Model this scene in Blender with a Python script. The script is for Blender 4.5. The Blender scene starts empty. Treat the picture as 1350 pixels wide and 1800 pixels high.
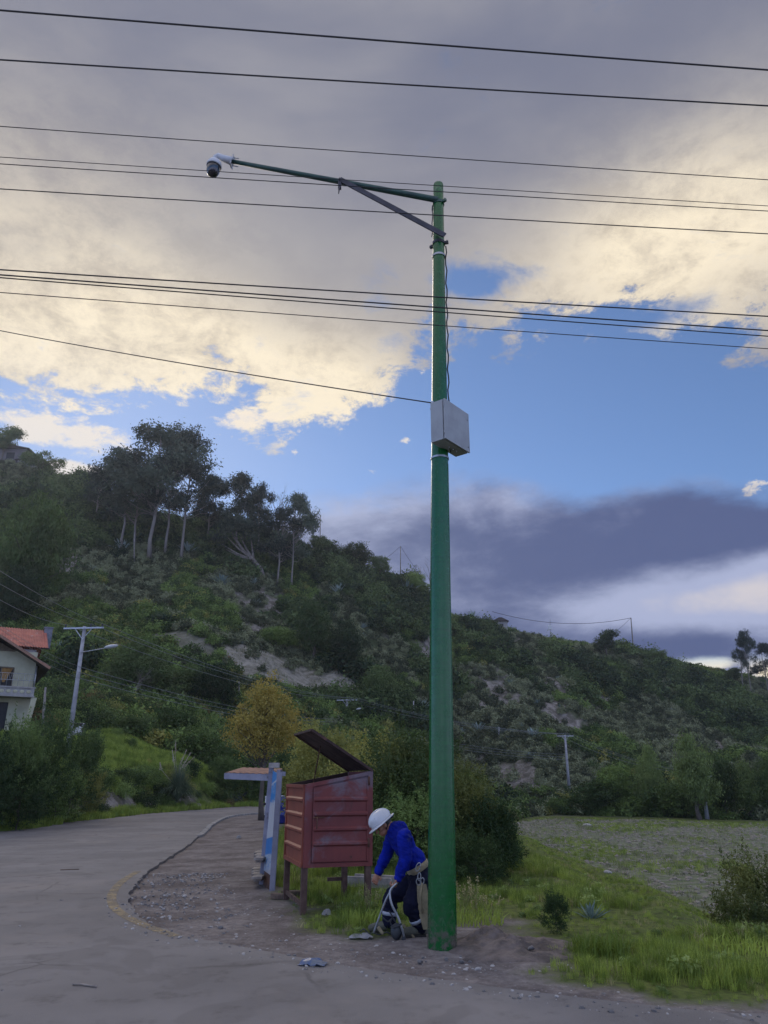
import bpy, bmesh, math, random
import numpy as np
from mathutils import Vector, Matrix
random.seed(7); RNG = np.random.default_rng(11)
R = math.radians
scene = bpy.context.scene
COL = scene.collection

# ------------------------------------------------------------------ camera
PITCH = R(19.7); F = 1309.0; CAM_Z = 1.6
cd = bpy.data.cameras.new('camera'); cam = bpy.data.objects.new('camera', cd); COL.objects.link(cam)
cd.sensor_fit = 'VERTICAL'; cd.sensor_height = 36.0; cd.lens = 36.0 * F / 1800.0
cd.clip_start = 0.05; cd.clip_end = 4000
cam.location = (0, 0, CAM_Z); cam.rotation_euler = (R(90) + PITCH, 0, 0)
scene.camera = cam
CP, SP = math.cos(PITCH), math.sin(PITCH)
def ray(px, py):
    u = (px - 675) / F; v = (900 - py) / F
    return Vector((u, CP - v * SP, SP + v * CP))
def P(px, py, Y=None, z=None):
    """the point of the place seen at a spot of the photograph, at a known distance or height"""
    d = ray(px, py)
    t = Y / d.y if Y is not None else (z - CAM_Z) / d.z
    return Vector((d.x * t, d.y * t, CAM_Z + d.z * t))
def az_el(px, py):
    d = ray(px, py).normalized()
    return math.degrees(math.atan2(d.x, d.y)), math.degrees(math.asin(d.z))
def srgb(r, g, b, s=1.0):
    f = lambda c: ((c / 255) / 12.92 if c <= 10 else (((c / 255) + .055) / 1.055) ** 2.4) * s
    return (f(r), f(g), f(b), 1)

# ------------------------------------------------------------------ node helpers
class NT:
    def __init__(s, tree): s.t = tree; s.n = tree.nodes; s.l = tree.links
    def node(s, typ, **kw):
        n = s.n.new(typ)
        for k, v in kw.items():
            if k == 'ins':
                for i, val in v.items():
                    if hasattr(val, 'is_output') or isinstance(val, bpy.types.NodeSocket): s.l.new(val, n.inputs[i])
                    else: n.inputs[i].default_value = val
            else: setattr(n, k, v)
        return n
    def m(s, op, a, b=None, c=None, clamp=False):
        n = s.n.new('ShaderNodeMath'); n.operation = op; n.use_clamp = clamp
        for i, v in enumerate((a, b, c)):
            if v is None: continue
            if isinstance(v, (int, float)): n.inputs[i].default_value = v
            else: s.l.new(v, n.inputs[i])
        return n.outputs[0]
    def step(s, x, lo, hi, olo=0.0, ohi=1.0, smooth=True):
        n = s.n.new('ShaderNodeMapRange'); n.interpolation_type = 'SMOOTHSTEP' if smooth else 'LINEAR'
        s.l.new(x, n.inputs[0])
        for i, v in ((1, lo), (2, hi), (3, olo), (4, ohi)):
            if isinstance(v, (int, float)): n.inputs[i].default_value = v
            else: s.l.new(v, n.inputs[i])
        return n.outputs[0]
    def mix(s, f, a, b, blend='MIX'):
        n = s.n.new('ShaderNodeMix'); n.data_type = 'RGBA'; n.blend_type = blend
        for i, v in ((0, f), (6, a), (7, b)):
            if isinstance(v, (int, float)): n.inputs[i].default_value = v
            elif isinstance(v, tuple): n.inputs[i].default_value = v if len(v) == 4 else v + (1,)
            else: s.l.new(v, n.inputs[i])
        return n.outputs[2]
    def noise(s, vec, scale, detail=4, rough=.55, dist=0.0, out=0):
        n = s.n.new('ShaderNodeTexNoise'); n.inputs['Scale'].default_value = scale
        n.inputs['Detail'].default_value = detail; n.inputs['Roughness'].default_value = rough
        n.inputs['Distortion'].default_value = dist
        if vec is not None: s.l.new(vec, n.inputs['Vector'])
        return n.outputs[out]
    def curve(s, x, pts, lo, hi, vlo, vhi):
        """piecewise curve y(x); pts in real units"""
        xn = s.step(x, lo, hi, 0, 1, False)
        n = s.n.new('ShaderNodeFloatCurve'); c = n.mapping.curves[0]
        pp = [((a - lo) / (hi - lo), (b - vlo) / (vhi - vlo)) for a, b in pts]
        while len(c.points) < len(pp): c.points.new(.5, .5)
        for q, (a, b) in zip(c.points, pp): q.location = (a, b)
        for q in c.points: q.handle_type = 'AUTO_CLAMPED'
        n.mapping.update(); s.l.new(xn, n.inputs['Value'])
        return s.m('MULTIPLY_ADD', n.outputs[0], vhi - vlo, vlo)

# ------------------------------------------------------------------ sky and light
SUN_AZ, SUN_EL = -22.0, 30.0
world = bpy.data.worlds.new('World'); scene.world = world; world.use_nodes = True
w = NT(world.node_tree); w.n.clear()
tc = w.node('ShaderNodeTexCoord').outputs['Generated']
sep = w.node('ShaderNodeSeparateXYZ', ins={0: tc})
X, Y, Z = sep.outputs
AZ = w.m('MULTIPLY', w.m('ARCTAN2', X, Y), 57.2958)
EL = w.m('MULTIPLY', w.m('ARCSINE', Z), 57.2958)
sky = w.node('ShaderNodeTexSky', sky_type='NISHITA', sun_disc=False, sun_elevation=R(SUN_EL), sun_rotation=R(SUN_AZ),
             altitude=2600, air_density=1.0, dust_density=.6, ozone_density=1.6)
base = w.mix(1.0, sky.outputs[0], (.092, .103, .117), 'MULTIPLY')
# cloud domain: stretched sideways
mp = w.node('ShaderNodeMapping', ins={0: tc, 3: (1, 1, 2.0)}).outputs[0]
n1 = w.noise(mp, 3.6, 10, .66, .15)
n2 = w.noise(w.node('ShaderNodeMapping', ins={0: tc, 1: (4.2, 1.3, .7), 3: (1, 1, 1.9)}).outputs[0], 9.0, 10, .66, .25)
n3 = w.noise(w.node('ShaderNodeMapping', ins={0: tc, 1: (1.2, 7.3, 3.7), 3: (1, 1, 3.0)}).outputs[0], 2.2, 5, .5, .2)
n5 = w.noise(w.node('ShaderNodeMapping', ins={0: tc, 1: (8, 1, 2), 3: (1, 1, 1.5)}).outputs[0], 22, 8, .7, .3)
def ae(px, py): return az_el(px, py)
# upper deck, its lower rim
rim = [(-180, 34), (-45, 27)] + [ae(*p) for p in ((0, 700), (120, 715), (260, 700), (400, 680), (520, 712), (620, 712), (690, 640), (730, 590), (790, 560), (900, 590), (1050, 560), (1180, 575), (1350, 555))] + [(45, 34), (180, 34)]
rimE = w.curve(AZ, rim, -180, 180, 0, 90)
fray = w.m('ADD', w.m('MULTIPLY', w.m('SUBTRACT', n1, .5), 13.0), w.m('MULTIPLY', w.m('SUBTRACT', n2, .5), 15.0))
fray = w.m('ADD', fray, w.m('MULTIPLY', w.m('SUBTRACT', n5, .5), 7.0))
dE = w.m('ADD', w.m('SUBTRACT', EL, rimE), fray)
covU = w.step(dE, -.5, 1.7)
# the blue hole left of the pole and the one right of it
def blob(px, py, ra, re, pw=1.0):
    a, e = ae(px, py)
    da = w.m('DIVIDE', w.m('SUBTRACT', AZ, a), ra); de = w.m('DIVIDE', w.m('SUBTRACT', EL, e), re)
    q = w.m('ADD', w.m('MULTIPLY', da, da), w.m('MULTIPLY', de, de))
    return w.m('MULTIPLY', w.m('EXPONENT', w.m('MULTIPLY', q, -1.0)), pw)
hole = w.m('MAXIMUM', blob(668, 485, 3.6, 3.0, .62), w.m('MAXIMUM', blob(840, 500, 5.5, 1.6, .95), blob(1120, 560, 7, 1.1, .9)))
holeT = w.step(w.m('ADD', hole, w.m('MULTIPLY', w.m('SUBTRACT', n2, .5), 2.6)), .30, 1.05)
covU = w.m('MULTIPLY', covU, w.m('SUBTRACT', 1.0, holeT))
# brightness of the deck: warm glow around the hidden sun and at right
glow = w.m('ADD', w.m('ADD', blob(60, 560, 15, 10.5, 1.05), blob(400, 640, 12, 4.8, .8)), w.m('ADD', blob(1150, 440, 12, 5.5, .85), blob(600, 690, 4.5, 3.5, .6)))
glow = w.m('ADD', glow, blob(1290, 370, 11, 8, .32))
glow = w.m('MULTIPLY', glow, w.step(n3, .2, .75, .7, 1.25, False))
deck_lo = w.mix(w.step(n3, .32, .68), srgb(114, 118, 137), srgb(152, 151, 158))
deck_lo = w.mix(w.step(EL, 34, 50), w.mix(.5, deck_lo, srgb(158, 154, 154)), deck_lo)
deck_hi = w.mix(w.step(w.m('ADD', w.m('MULTIPLY', n2, .6), w.m('MULTIPLY', n5, .4)), .38, .60), srgb(198, 186, 168), srgb(242, 228, 202))
# lit rims of the frayed edge
edge = w.m('MULTIPLY', w.step(dE, 9.0, 1.0), .35)
gl = w.step(w.m('ADD', w.m('ADD', glow, w.m('MULTIPLY', w.m('SUBTRACT', n1, .5), w.m('MULTIPLY', glow, 1.6))), w.m('MULTIPLY', edge, w.step(glow, .05, .4))), .0, 1.15, 0, 1, False)
deck = w.mix(gl, deck_lo, deck_hi)
c = w.mix(covU, base, deck)
# small puffs under the deck at left
puffband = w.m('MAXIMUM', blob(110, 770, 6.5, 1.7), w.m('MAXIMUM', blob(125, 825, 3.2, .9, 1.2), blob(430, 735, 4, .8, .55)))
puff = w.m('MULTIPLY', w.step(w.m('ADD', w.m('MULTIPLY', puffband, .32), n2), .66, .78), w.step(puffband, .05, .25))
for q in ((711, 776, .8, .3), (659, 829, .5, .25), (743, 655, .6, .3), (480, 745, .8, .45), (516, 797, .5, .3), (425, 736, 1.0, .4), (527, 755, .4, .3), (1320, 858, 1.6, .5)):
    bl = blob(*q)
    puff = w.m('MAXIMUM', puff, w.m('MULTIPLY', w.step(bl, .12, .4), w.step(w.m('ADD', bl, w.m('MULTIPLY', w.m('SUBTRACT', w.noise(w.node('ShaderNodeMapping', ins={0: tc, 3: (1, 1, 1.6)}).outputs[0], 42, 6, .7), .5), 4.5)), .55, 1.2, 0, .8)))
c = w.mix(w.m('MULTIPLY', puff, .9), c, srgb(240, 226, 205))
# low dark bank at right
top = [(-180, 16), (-40, 3), ae(420, 1000), ae(520, 905), ae(600, 885), ae(700, 865), ae(830, 845), ae(980, 865), ae(1100, 862), ae(1200, 850), ae(1350, 875), (50, 17), (180, 16)]
topE = w.curve(AZ, top, -180, 180, -10, 80)
dL = w.m('ADD', w.m('SUBTRACT', topE, EL), w.m('ADD', w.m('MULTIPLY', w.m('SUBTRACT', n1, .5), 5.5), w.m('MULTIPLY', w.m('SUBTRACT', n2, .5), 3.5)))
covL = w.step(dL, -1.2, 1.6)
darkb = w.m('ADD', blob(1010, 965, 17, 3.6, 1.15), w.m('ADD', blob(1080, 1110, 13, 2.4, .7), blob(1330, 920, 8, 2.6, .8)))
darkb = w.m('ADD', darkb, blob(1240, 1150, 7, 1.9, .7))
lightb = w.m('ADD', blob(1150, 1068, 9, 1.7, 1.45), w.m('ADD', blob(1330, 1045, 5.5, 3.2, 1.5), blob(640, 900, 6, 3, .35)))
n4 = w.noise(w.node('ShaderNodeMapping', ins={0: tc, 1: (3, 2, 9), 3: (1, 1, 2.0)}).outputs[0], 5.5, 10, .62, .15)
tone = w.m('ADD', w.m('SUBTRACT', darkb, lightb), w.m('MULTIPLY', w.m('SUBTRACT', n4, .5), 3.4))
bank = w.mix(w.step(tone, -.7, .95), srgb(164, 172, 202), srgb(78, 90, 130))
bank = w.mix(w.m('MULTIPLY', w.step(tone, -.9, -2.2), .6), bank, srgb(226, 214, 204))
c = w.mix(covL, c, bank)
# lit gap by the horizon at far right
gap = w.m('MULTIPLY', w.step(w.m('ADD', w.m('MAXIMUM', blob(1345, 1185, 2.3, 1.6), blob(1245, 1168, 2.6, .6)), w.m('MULTIPLY', w.m('SUBTRACT', n4, .5), 2.2)), .35, .95), w.step(w.m('MAXIMUM', blob(1345, 1185, 2.6, 1.9), blob(1245, 1168, 3.2, .8)), .15, .5))
c = w.mix(gap, c, w.mix(w.step(EL, 6.5, 9.0), srgb(250, 236, 205), srgb(150, 190, 225)))
# thin haze glow near the hidden sun over the left hill
c = w.mix(w.m('MULTIPLY', blob(60, 860, 20, 7), .35), c, srgb(196, 206, 226))
# extra brightness added to the unseen sky overhead and behind to light the ground
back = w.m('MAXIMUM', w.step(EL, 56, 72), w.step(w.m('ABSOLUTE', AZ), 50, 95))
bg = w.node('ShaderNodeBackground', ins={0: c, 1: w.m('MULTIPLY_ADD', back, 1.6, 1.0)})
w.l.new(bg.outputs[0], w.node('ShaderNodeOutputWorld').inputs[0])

sl = bpy.data.lights.new('sun', 'SUN'); sl.energy = .9; sl.angle = R(22); sl.color = (1, .88, .72)
so = bpy.data.objects.new('sun', sl); COL.objects.link(so)
sd = Vector((math.sin(R(SUN_AZ)) * math.cos(R(SUN_EL)), math.cos(R(SUN_AZ)) * math.cos(R(SUN_EL)), math.sin(R(SUN_EL))))
so.rotation_euler = (-sd).to_track_quat('-Z', 'Y').to_euler(); so.location = sd * 100
vs = scene.view_settings; vs.view_transform = 'Standard'; vs.look = 'None'; vs.exposure = 0.18; vs.gamma = 1.0
scene.cycles.max_bounces = 5; scene.cycles.diffuse_bounces = 3; scene.cycles.transparent_max_bounces = 4
scene.cycles.volume_bounces = 0; scene.cycles.use_denoising = True

# ------------------------------------------------------------------ noise
def vnoise(x, y, seed=0):
    x = np.asarray(x, float); y = np.asarray(y, float)
    xi = np.floor(x).astype(np.int64); yi = np.floor(y).astype(np.int64)
    xf = x - xi; yf = y - yi
    u = xf * xf * (3 - 2 * xf); v = yf * yf * (3 - 2 * yf)
    def h(a, b):
        n = (a * 374761393 + b * 668265263 + seed * 974634777) & 0xffffffff
        n = ((n ^ (n >> 13)) * 1274126177) & 0xffffffff
        return ((n ^ (n >> 16)) & 0xffff) / 65535.0
    return (h(xi, yi) * (1 - u) + h(xi + 1, yi) * u) * (1 - v) + (h(xi, yi + 1) * (1 - u) + h(xi + 1, yi + 1) * u) * v
def fbm(x, y, o=4, seed=0):
    s = 0; a = .5; t = 0
    for i in range(o):
        s = s + a * vnoise(x, y, seed + i); t += a; x = np.asarray(x) * 2.03 + 3.1; y = np.asarray(y) * 2.03 - 1.7; a *= .5
    return s / t
def sstep(a, b, x):
    t = np.clip((np.asarray(x, float) - a) / (b - a), 0, 1); return t * t * (3 - 2 * t)

# ------------------------------------------------------------------ objects: tags
def tag(o, label=None, cat=None, group=None, kind=None):
    if label: o['label'] = label
    if cat: o['category'] = cat
    if group: o['group'] = group
    if kind: o['kind'] = kind
    return o
def root(name, loc, label, cat, group=None, rz=0):
    o = bpy.data.objects.new(name, None); COL.objects.link(o); o.location = loc; o.rotation_euler = (0, 0, rz)
    o.empty_display_size = .2
    return tag(o, label, cat, group)
def copy_tree(o, parent=None):
    c = o.copy(); COL.objects.link(c); c.parent = parent
    if parent is not None: c.matrix_parent_inverse = o.matrix_parent_inverse.copy()
    for ch in list(o.children): copy_tree(ch, c)
    return c

# ------------------------------------------------------------------ mesh helpers
class MB:
    def __init__(s): s.v = []; s.f = []; s.sm = []; s.mi = []; s.cur = 0
    def add(s, vs, fs, smooth=False):
        o = len(s.v); s.v += [tuple(v) for v in vs]
        for f in fs: s.f.append(tuple(i + o for i in f)); s.sm.append(smooth); s.mi.append(s.cur)
    def box(s, c, size, M=None, bev=0.0):
        cx, cy, cz = c; a, b, h = size[0] / 2, size[1] / 2, size[2] / 2
        if bev > 0:
            bm = bmesh.new(); bmesh.ops.create_cube(bm, size=1)
            for v in bm.verts: v.co = Vector((v.co.x * size[0], v.co.y * size[1], v.co.z * size[2]))
            bmesh.ops.bevel(bm, geom=bm.edges[:], offset=bev, segments=2, affect='EDGES', profile=.5)
            vs_ = [Vector(v.co) + Vector(c) for v in bm.verts]; fs = [[v.index for v in f.verts] for f in bm.faces]; bm.free()
        else:
            vs_ = [Vector((cx + i * a, cy + j * b, cz + k * h)) for i in (-1, 1) for j in (-1, 1) for k in (-1, 1)]
            fs = [(0, 1, 3, 2), (4, 6, 7, 5), (0, 4, 5, 1), (2, 3, 7, 6), (0, 2, 6, 4), (1, 5, 7, 3)]
        if M is not None: vs_ = [M @ v for v in vs_]
        s.add(vs_, fs)
    def hexa(s, p):   # 8 points: 4 bottom, 4 top (same order)
        s.add(p, [(3, 2, 1, 0), (4, 5, 6, 7), (0, 1, 5, 4), (1, 2, 6, 5), (2, 3, 7, 6), (3, 0, 4, 7)])
    def beam(s, a, b, wd, hh=None, up=(0, 0, 1)):
        a, b = Vector(a), Vector(b); hh = hh or wd; d = (b - a).normalized(); u = Vector(up)
        if abs(d.dot(u)) > .98: u = Vector((0, 1, 0))
        sd_ = d.cross(u).normalized() * wd / 2; uu = sd_.cross(d).normalized() * hh / 2
        s.hexa([a - sd_ - uu, a + sd_ - uu, a + sd_ + uu, a - sd_ + uu, b - sd_ - uu, b + sd_ - uu, b + sd_ + uu, b - sd_ + uu])
    def tube(s, pts, rad, n=8, cap=True, smooth=True):
        pts = [Vector(p) for p in pts]; rad = rad if isinstance(rad, (list, tuple)) else [rad] * len(pts)
        vs_ = []; ref = None
        for i, p in enumerate(pts):
            d = (pts[min(i + 1, len(pts) - 1)] - pts[max(i - 1, 0)]).normalized()
            if ref is None:
                ref = Vector((1, 0, 0)) if abs(d.x) < .8 else Vector((0, 1, 0))
            u = (ref - d * ref.dot(d)).normalized(); ref = u; v = d.cross(u)
            for k in range(n):
                t = 2 * math.pi * k / n; vs_.append(p + (u * math.cos(t) + v * math.sin(t)) * rad[i])
        fs = [(i * n + k, i * n + (k + 1) % n, (i + 1) * n + (k + 1) % n, (i + 1) * n + k) for i in range(len(pts) - 1) for k in range(n)]
        s.add(vs_, fs, smooth)
        if cap:
            o = len(s.v) - len(vs_)
            s.f.append(tuple(o + k for k in reversed(range(n)))); s.sm.append(False); s.mi.append(s.cur)
            s.f.append(tuple(o + (len(pts) - 1) * n + k for k in range(n))); s.sm.append(False); s.mi.append(s.cur)
    def ball(s, c, r, nu=14, nv=9, M=None, fn=None):
        c = Vector(c); r = r if hasattr(r, '__len__') else (r, r, r); vs_ = []
        for j in range(nv + 1):
            ph = math.pi * j / nv
            for i in range(nu):
                t = 2 * math.pi * i / nu
                q = Vector((math.sin(ph) * math.cos(t), math.sin(ph) * math.sin(t), math.cos(ph)))
                k = fn(q) if fn else 1.0
                q = Vector((q.x * r[0], q.y * r[1], q.z * r[2])) * k
                if M is not None: q = M @ q
                vs_.append(q + c)
        fs = [(j * nu + i, (j + 1) * nu + i, (j + 1) * nu + (i + 1) % nu, j * nu + (i + 1) % nu) for j in range(nv) for i in range(nu)]
        s.add(vs_, fs, True)
    def lathe(s, c, prof, n=24, M=None, smooth=True):
        vs_ = [];
        for r_, z in prof:
            for k in range(n):
                t = 2 * math.pi * k / n; q = Vector((r_ * math.cos(t), r_ * math.sin(t), z))
                if M is not None: q = M @ q
                vs_.append(q + Vector(c))
        s.add(vs_, [(i * n + k, i * n + (k + 1) % n, (i + 1) * n + (k + 1) % n, (i + 1) * n + k) for i in range(len(prof) - 1) for k in range(n)], smooth)
    def mesh(s, name, mats):
        me = bpy.data.meshes.new(name); me.from_pydata(s.v, [], s.f)
        for m_ in (mats if isinstance(mats, (list, tuple)) else [mats]): me.materials.append(m_)
        me.polygons.foreach_set('use_smooth', s.sm); me.polygons.foreach_set('material_index', s.mi); me.update()
        return me
    def build(s, name, mats, parent=None, loc=None):
        me = s.mesh(name, mats); o = bpy.data.objects.new(name, me); COL.objects.link(o)
        if parent is not None:
            o.parent = parent
        if loc is not None: o.location = loc
        return o
def rel(o_root, p):   # world -> root space (roots are only moved and turned about z)
    return Matrix.Rotation(-o_root.rotation_euler.z, 3, 'Z') @ (Vector(p) - Vector(o_root.location))
def np_mesh(name, V, Fq, mat, smooth=False, mi=None):
    """V (n,3), Fq (m,k) all the same size"""
    me = bpy.data.meshes.new(name); V = np.asarray(V, np.float32); Fq = np.asarray(Fq, np.int32)
    me.vertices.add(len(V)); me.vertices.foreach_set('co', V.ravel())
    me.loops.add(Fq.size); me.loops.foreach_set('vertex_index', Fq.ravel())
    me.polygons.add(len(Fq)); me.polygons.foreach_set('loop_start', np.arange(0, Fq.size, Fq.shape[1], dtype=np.int32))
    try: me.polygons.foreach_set('loop_total', np.full(len(Fq), Fq.shape[1], np.int32))
    except Exception: pass
    me.polygons.foreach_set('use_smooth', np.full(len(Fq), smooth))
    for m_ in (mat if isinstance(mat, (list, tuple)) else [mat]): me.materials.append(m_)
    if mi is not None: me.polygons.foreach_set('material_index', np.asarray(mi, np.int32))
    me.update(calc_edges=True); return me
def link(name, me, parent=None, loc=None):
    o = bpy.data.objects.new(name, me); COL.objects.link(o)
    if parent is not None: o.parent = parent
    if loc is not None: o.location = loc
    return o

# ------------------------------------------------------------------ materials
MATS = {}
def mat(name, col, rough=.7, metal=0.0, col2=None, nscale=6.0, bump=0.0, bscale=None, spec=.5, coat=0.0, amt=(.35, .65), detail=5, coords='Object', dirt=None):
    m = bpy.data.materials.new(name); m.use_nodes = True; t = NT(m.node_tree)
    b = t.n['Principled BSDF']; tc_ = t.node('ShaderNodeTexCoord').outputs[coords]
    col = col if len(col) == 4 else col + (1,)
    if col2 is None: col2 = tuple(c_ * .75 for c_ in col[:3]) + (1,)
    f = t.noise(tc_, nscale, detail, .6); cc = t.mix(t.step(f, amt[0], amt[1]), col, col2)
    if dirt:
        dn = t.noise(tc_, dirt[1], 6, .65); cc = t.mix(t.step(dn, dirt[2], dirt[2] + .12), cc, dirt[0])
    t.l.new(cc, b.inputs['Base Color']); b.inputs['Metallic'].default_value = metal
    t.l.new(t.step(f, .3, .7, max(.02, rough - .08), min(1, rough + .08)), b.inputs['Roughness'])
    b.inputs['Specular IOR Level'].default_value = spec; b.inputs['Coat Weight'].default_value = coat
    if bump:
        bn = t.noise(tc_, bscale or nscale * 4, 5, .6)
        bb = t.node('ShaderNodeBump', ins={'Strength': 1.0, 'Distance': bump, 'Height': bn}); t.l.new(bb.outputs[0], b.inputs['Normal'])
    MATS[name] = m; return m
def leaf_mat(name, c1, c2, trans=.35, scale=.6, rnd=.5, rough=.6):
    """two-tone leaves; hue drifts through the crown and from plant to plant"""
    m = bpy.data.materials.new(name); m.use_nodes = True; t = NT(m.node_tree); t.n.clear()
    tc_ = t.node('ShaderNodeTexCoord').outputs['Object']; oi = t.node('ShaderNodeObjectInfo').outputs['Random']
    f = t.noise(tc_, scale, 3, .6); f2 = t.noise(tc_, scale * 9, 2, .5)
    k = t.m('ADD', t.m('MULTIPLY', f, .6), t.m('ADD', t.m('MULTIPLY', f2, .4), t.m('MULTIPLY', t.m('SUBTRACT', oi, .5), rnd)))
    cc = t.mix(t.step(k, .3, .72), c1, c2)
    d = t.node('ShaderNodeBsdfDiffuse', ins={0: cc}); tr = t.node('ShaderNodeBsdfTranslucent', ins={0: cc})
    g = t.node('ShaderNodeBsdfGlossy', ins={0: (.5, .55, .6, 1), 1: rough})
    m1 = t.node('ShaderNodeMixShader', ins={0: trans, 1: d.outputs[0], 2: tr.outputs[0]})
    m2 = t.node('ShaderNodeMixShader', ins={0: .035, 1: m1.outputs[0], 2: g.outputs[0]})
    t.l.new(m2.outputs[0], t.node('ShaderNodeOutputMaterial').inputs[0]); return m
M_bark = mat('bark', (.12, .10, .085), .9, col2=(.055, .045, .04), nscale=5, bump=.01)
M_pale_bark = mat('pale_bark', (.20, .18, .16), .85, col2=(.11, .095, .085), nscale=2.5)
M_euc = leaf_mat('eucalyptus_leaf', (0.022, 0.036, 0.026), (0.085, 0.115, 0.075), .25, .25)
M_dark = leaf_mat('dark_leaf', (0.024, 0.045, 0.014), (0.115, 0.165, 0.05), .25, .4)
M_mid = leaf_mat('mid_leaf', (0.05, 0.085, 0.02), (0.19, 0.275, 0.065), .3, .5)
M_grey = leaf_mat('grey_leaf', (0.065, 0.078, 0.038), (0.25, 0.275, 0.15), .2, .6, .8)
M_blue = leaf_mat('agave_leaf', (0.15, 0.21, 0.195), (0.3, 0.375, 0.345), .1, 1.5, .4, .4)
M_near = leaf_mat('broom_leaf', (0.035, 0.065, 0.018), (0.2, 0.285, 0.08), .3, .7)
M_olive = leaf_mat('olive_leaf', (0.05, 0.08, 0.02), (0.33, 0.32, 0.08), .3, .35)
M_yellow = leaf_mat('yellow_leaf', (0.24, 0.2, 0.04), (0.5, 0.39, 0.09), .35, .5, .2)
M_grass = leaf_mat('grass_blade', (0.14, 0.2, 0.03), (0.34, 0.42, 0.075), .35, .25, .9)
M_drygrass = leaf_mat('dry_grass_blade', (0.264, 0.252, 0.108), (0.456, 0.396, 0.204), .3, .4, .7)
M_light = leaf_mat('light_leaf', (0.15, 0.21, 0.06), (0.38, 0.47, 0.15), .35, .5)
M_lawn = leaf_mat('lawn_blade', (.17, .25, .04), (.30, .38, .07), .35, .4)
M_redsh = leaf_mat('reddish_leaf', (0.14, 0.105, 0.042), (0.238, 0.14, 0.063), .3, .6)
# ------------------------------------------------------------------ the lie of the land
def tel(py, px=675):   # rise per metre forward at a row of the photograph
    v = (900 - py) / F; return (SP + v * CP) / (CP - v * SP)
def col_(*p): return [(y, CAM_Z + y * tel(q[0]) if isinstance(q, tuple) else q) for y, q in p]
PY = lambda q: (q,)
HC = {
 -.95: col_((23, 0), (30, 1.5), (45, 5), (60, 7), (75, 11), (100, PY(1030)), (130, PY(900)), (165, PY(790)), (230, PY(830)), (420, 60)),
 -.55: col_((23, 0), (27, 1.0), (45, 4.2), (60, 5.8), (75, 9), (100, PY(1065)), (130, PY(940)), (165, PY(815)), (230, PY(860)), (420, 60)),
 -.44: col_((27.8, 0), (31, 1.0), (45, 3.8), (60, 5.8), (75, 9), (97, PY(1095)), (122, PY(990)), (155, PY(850)), (230, PY(890)), (420, 55)),
 -.36: col_((34, 0), (37, 1.3), (47, 3.5), (60, 5.6), (75, 9.0), (95, PY(1130)), (120, PY(1030)), (150, PY(905)), (220, PY(930)), (420, 50)),
 -.27: col_((41, 0), (44, 1.6), (52, 3.0), (66, 4.9), (80, 8.5), (95, PY(1130)), (112, PY(1065)), (135, PY(975)), (152, PY(925)), (220, PY(950)), (420, 45)),
 -.17: col_((49.6, 0), (53, 1.0), (62, 2.3), (76, 4.0), (92, PY(1185)), (103, PY(1140)), (118, PY(1080)), (137, PY(1010)), (152, PY(950)), (220, PY(970)), (420, 42)),
 -.08: col_((51, 0), (59, .8), (75, 2.5), (90, PY(1260)), (100, PY(1205)), (108, PY(1165)), (128, PY(1080)), (152, PY(985)), (220, PY(1000)), (420, 38)),
 .02: col_((55, 0), (70, .4), (90, PY(1305)), (110, PY(1225)), (130, PY(1130)), (152, PY(1020)), (220, PY(1035)), (420, 34)),
 .1: col_((60, -1.2), (85, -1.6), (95, PY(1345)), (115, PY(1260)), (135, PY(1175)), (157, PY(1085)), (220, PY(1100)), (420, 30)),
 .2: col_((82, -2), (90, -1.5), (98, PY(1365)), (120, PY(1280)), (140, PY(1200)), (162, PY(1118)), (230, PY(1130)), (420, 26)),
 .32: col_((80, -2), (88, -1.4), (97, PY(1375)), (120, PY(1300)), (145, PY(1220)), (172, PY(1145)), (240, PY(1160)), (420, 24)),
 .44: col_((74, -2), (82, -1.5), (96, PY(1385)), (125, PY(1320)), (150, PY(1255)), (182, PY(1185)), (240, PY(1200)), (420, 20)),
 .56: col_((70, -2), (78, -1.5), (96, PY(1390)), (130, PY(1330)), (155, PY(1275)), (192, PY(1215)), (250, PY(1225)), (420, 16)),
 .95: col_((66, -2), (76, -1.5), (96, PY(1395)), (130, PY(1345)), (160, PY(1295)), (200, PY(1245)), (260, PY(1250)), (420, 12)),
}
HK = sorted(HC)
def hill_col(k, Yv):
    zs = np.stack([np.interp(Yv, [p[0] for p in HC[q]], [p[1] for p in HC[q]]) for q in HK])
    ys = np.array([HC[q][0][0] for q in HK], float)
    kk = np.clip(k, HK[0], HK[-1]); i = np.clip(np.searchsorted(HK, kk) - 1, 0, len(HK) - 2)
    a = np.array(HK)[i]; b = np.array(HK)[i + 1]; t = (kk - a) / (b - a); t = t * t * (3 - 2 * t) * .6 + t * .4
    idx = np.arange(len(kk))
    return zs[i, idx] * (1 - t) + zs[i + 1, idx] * t, ys[i] * (1 - t) + ys[i + 1] * t
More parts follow.
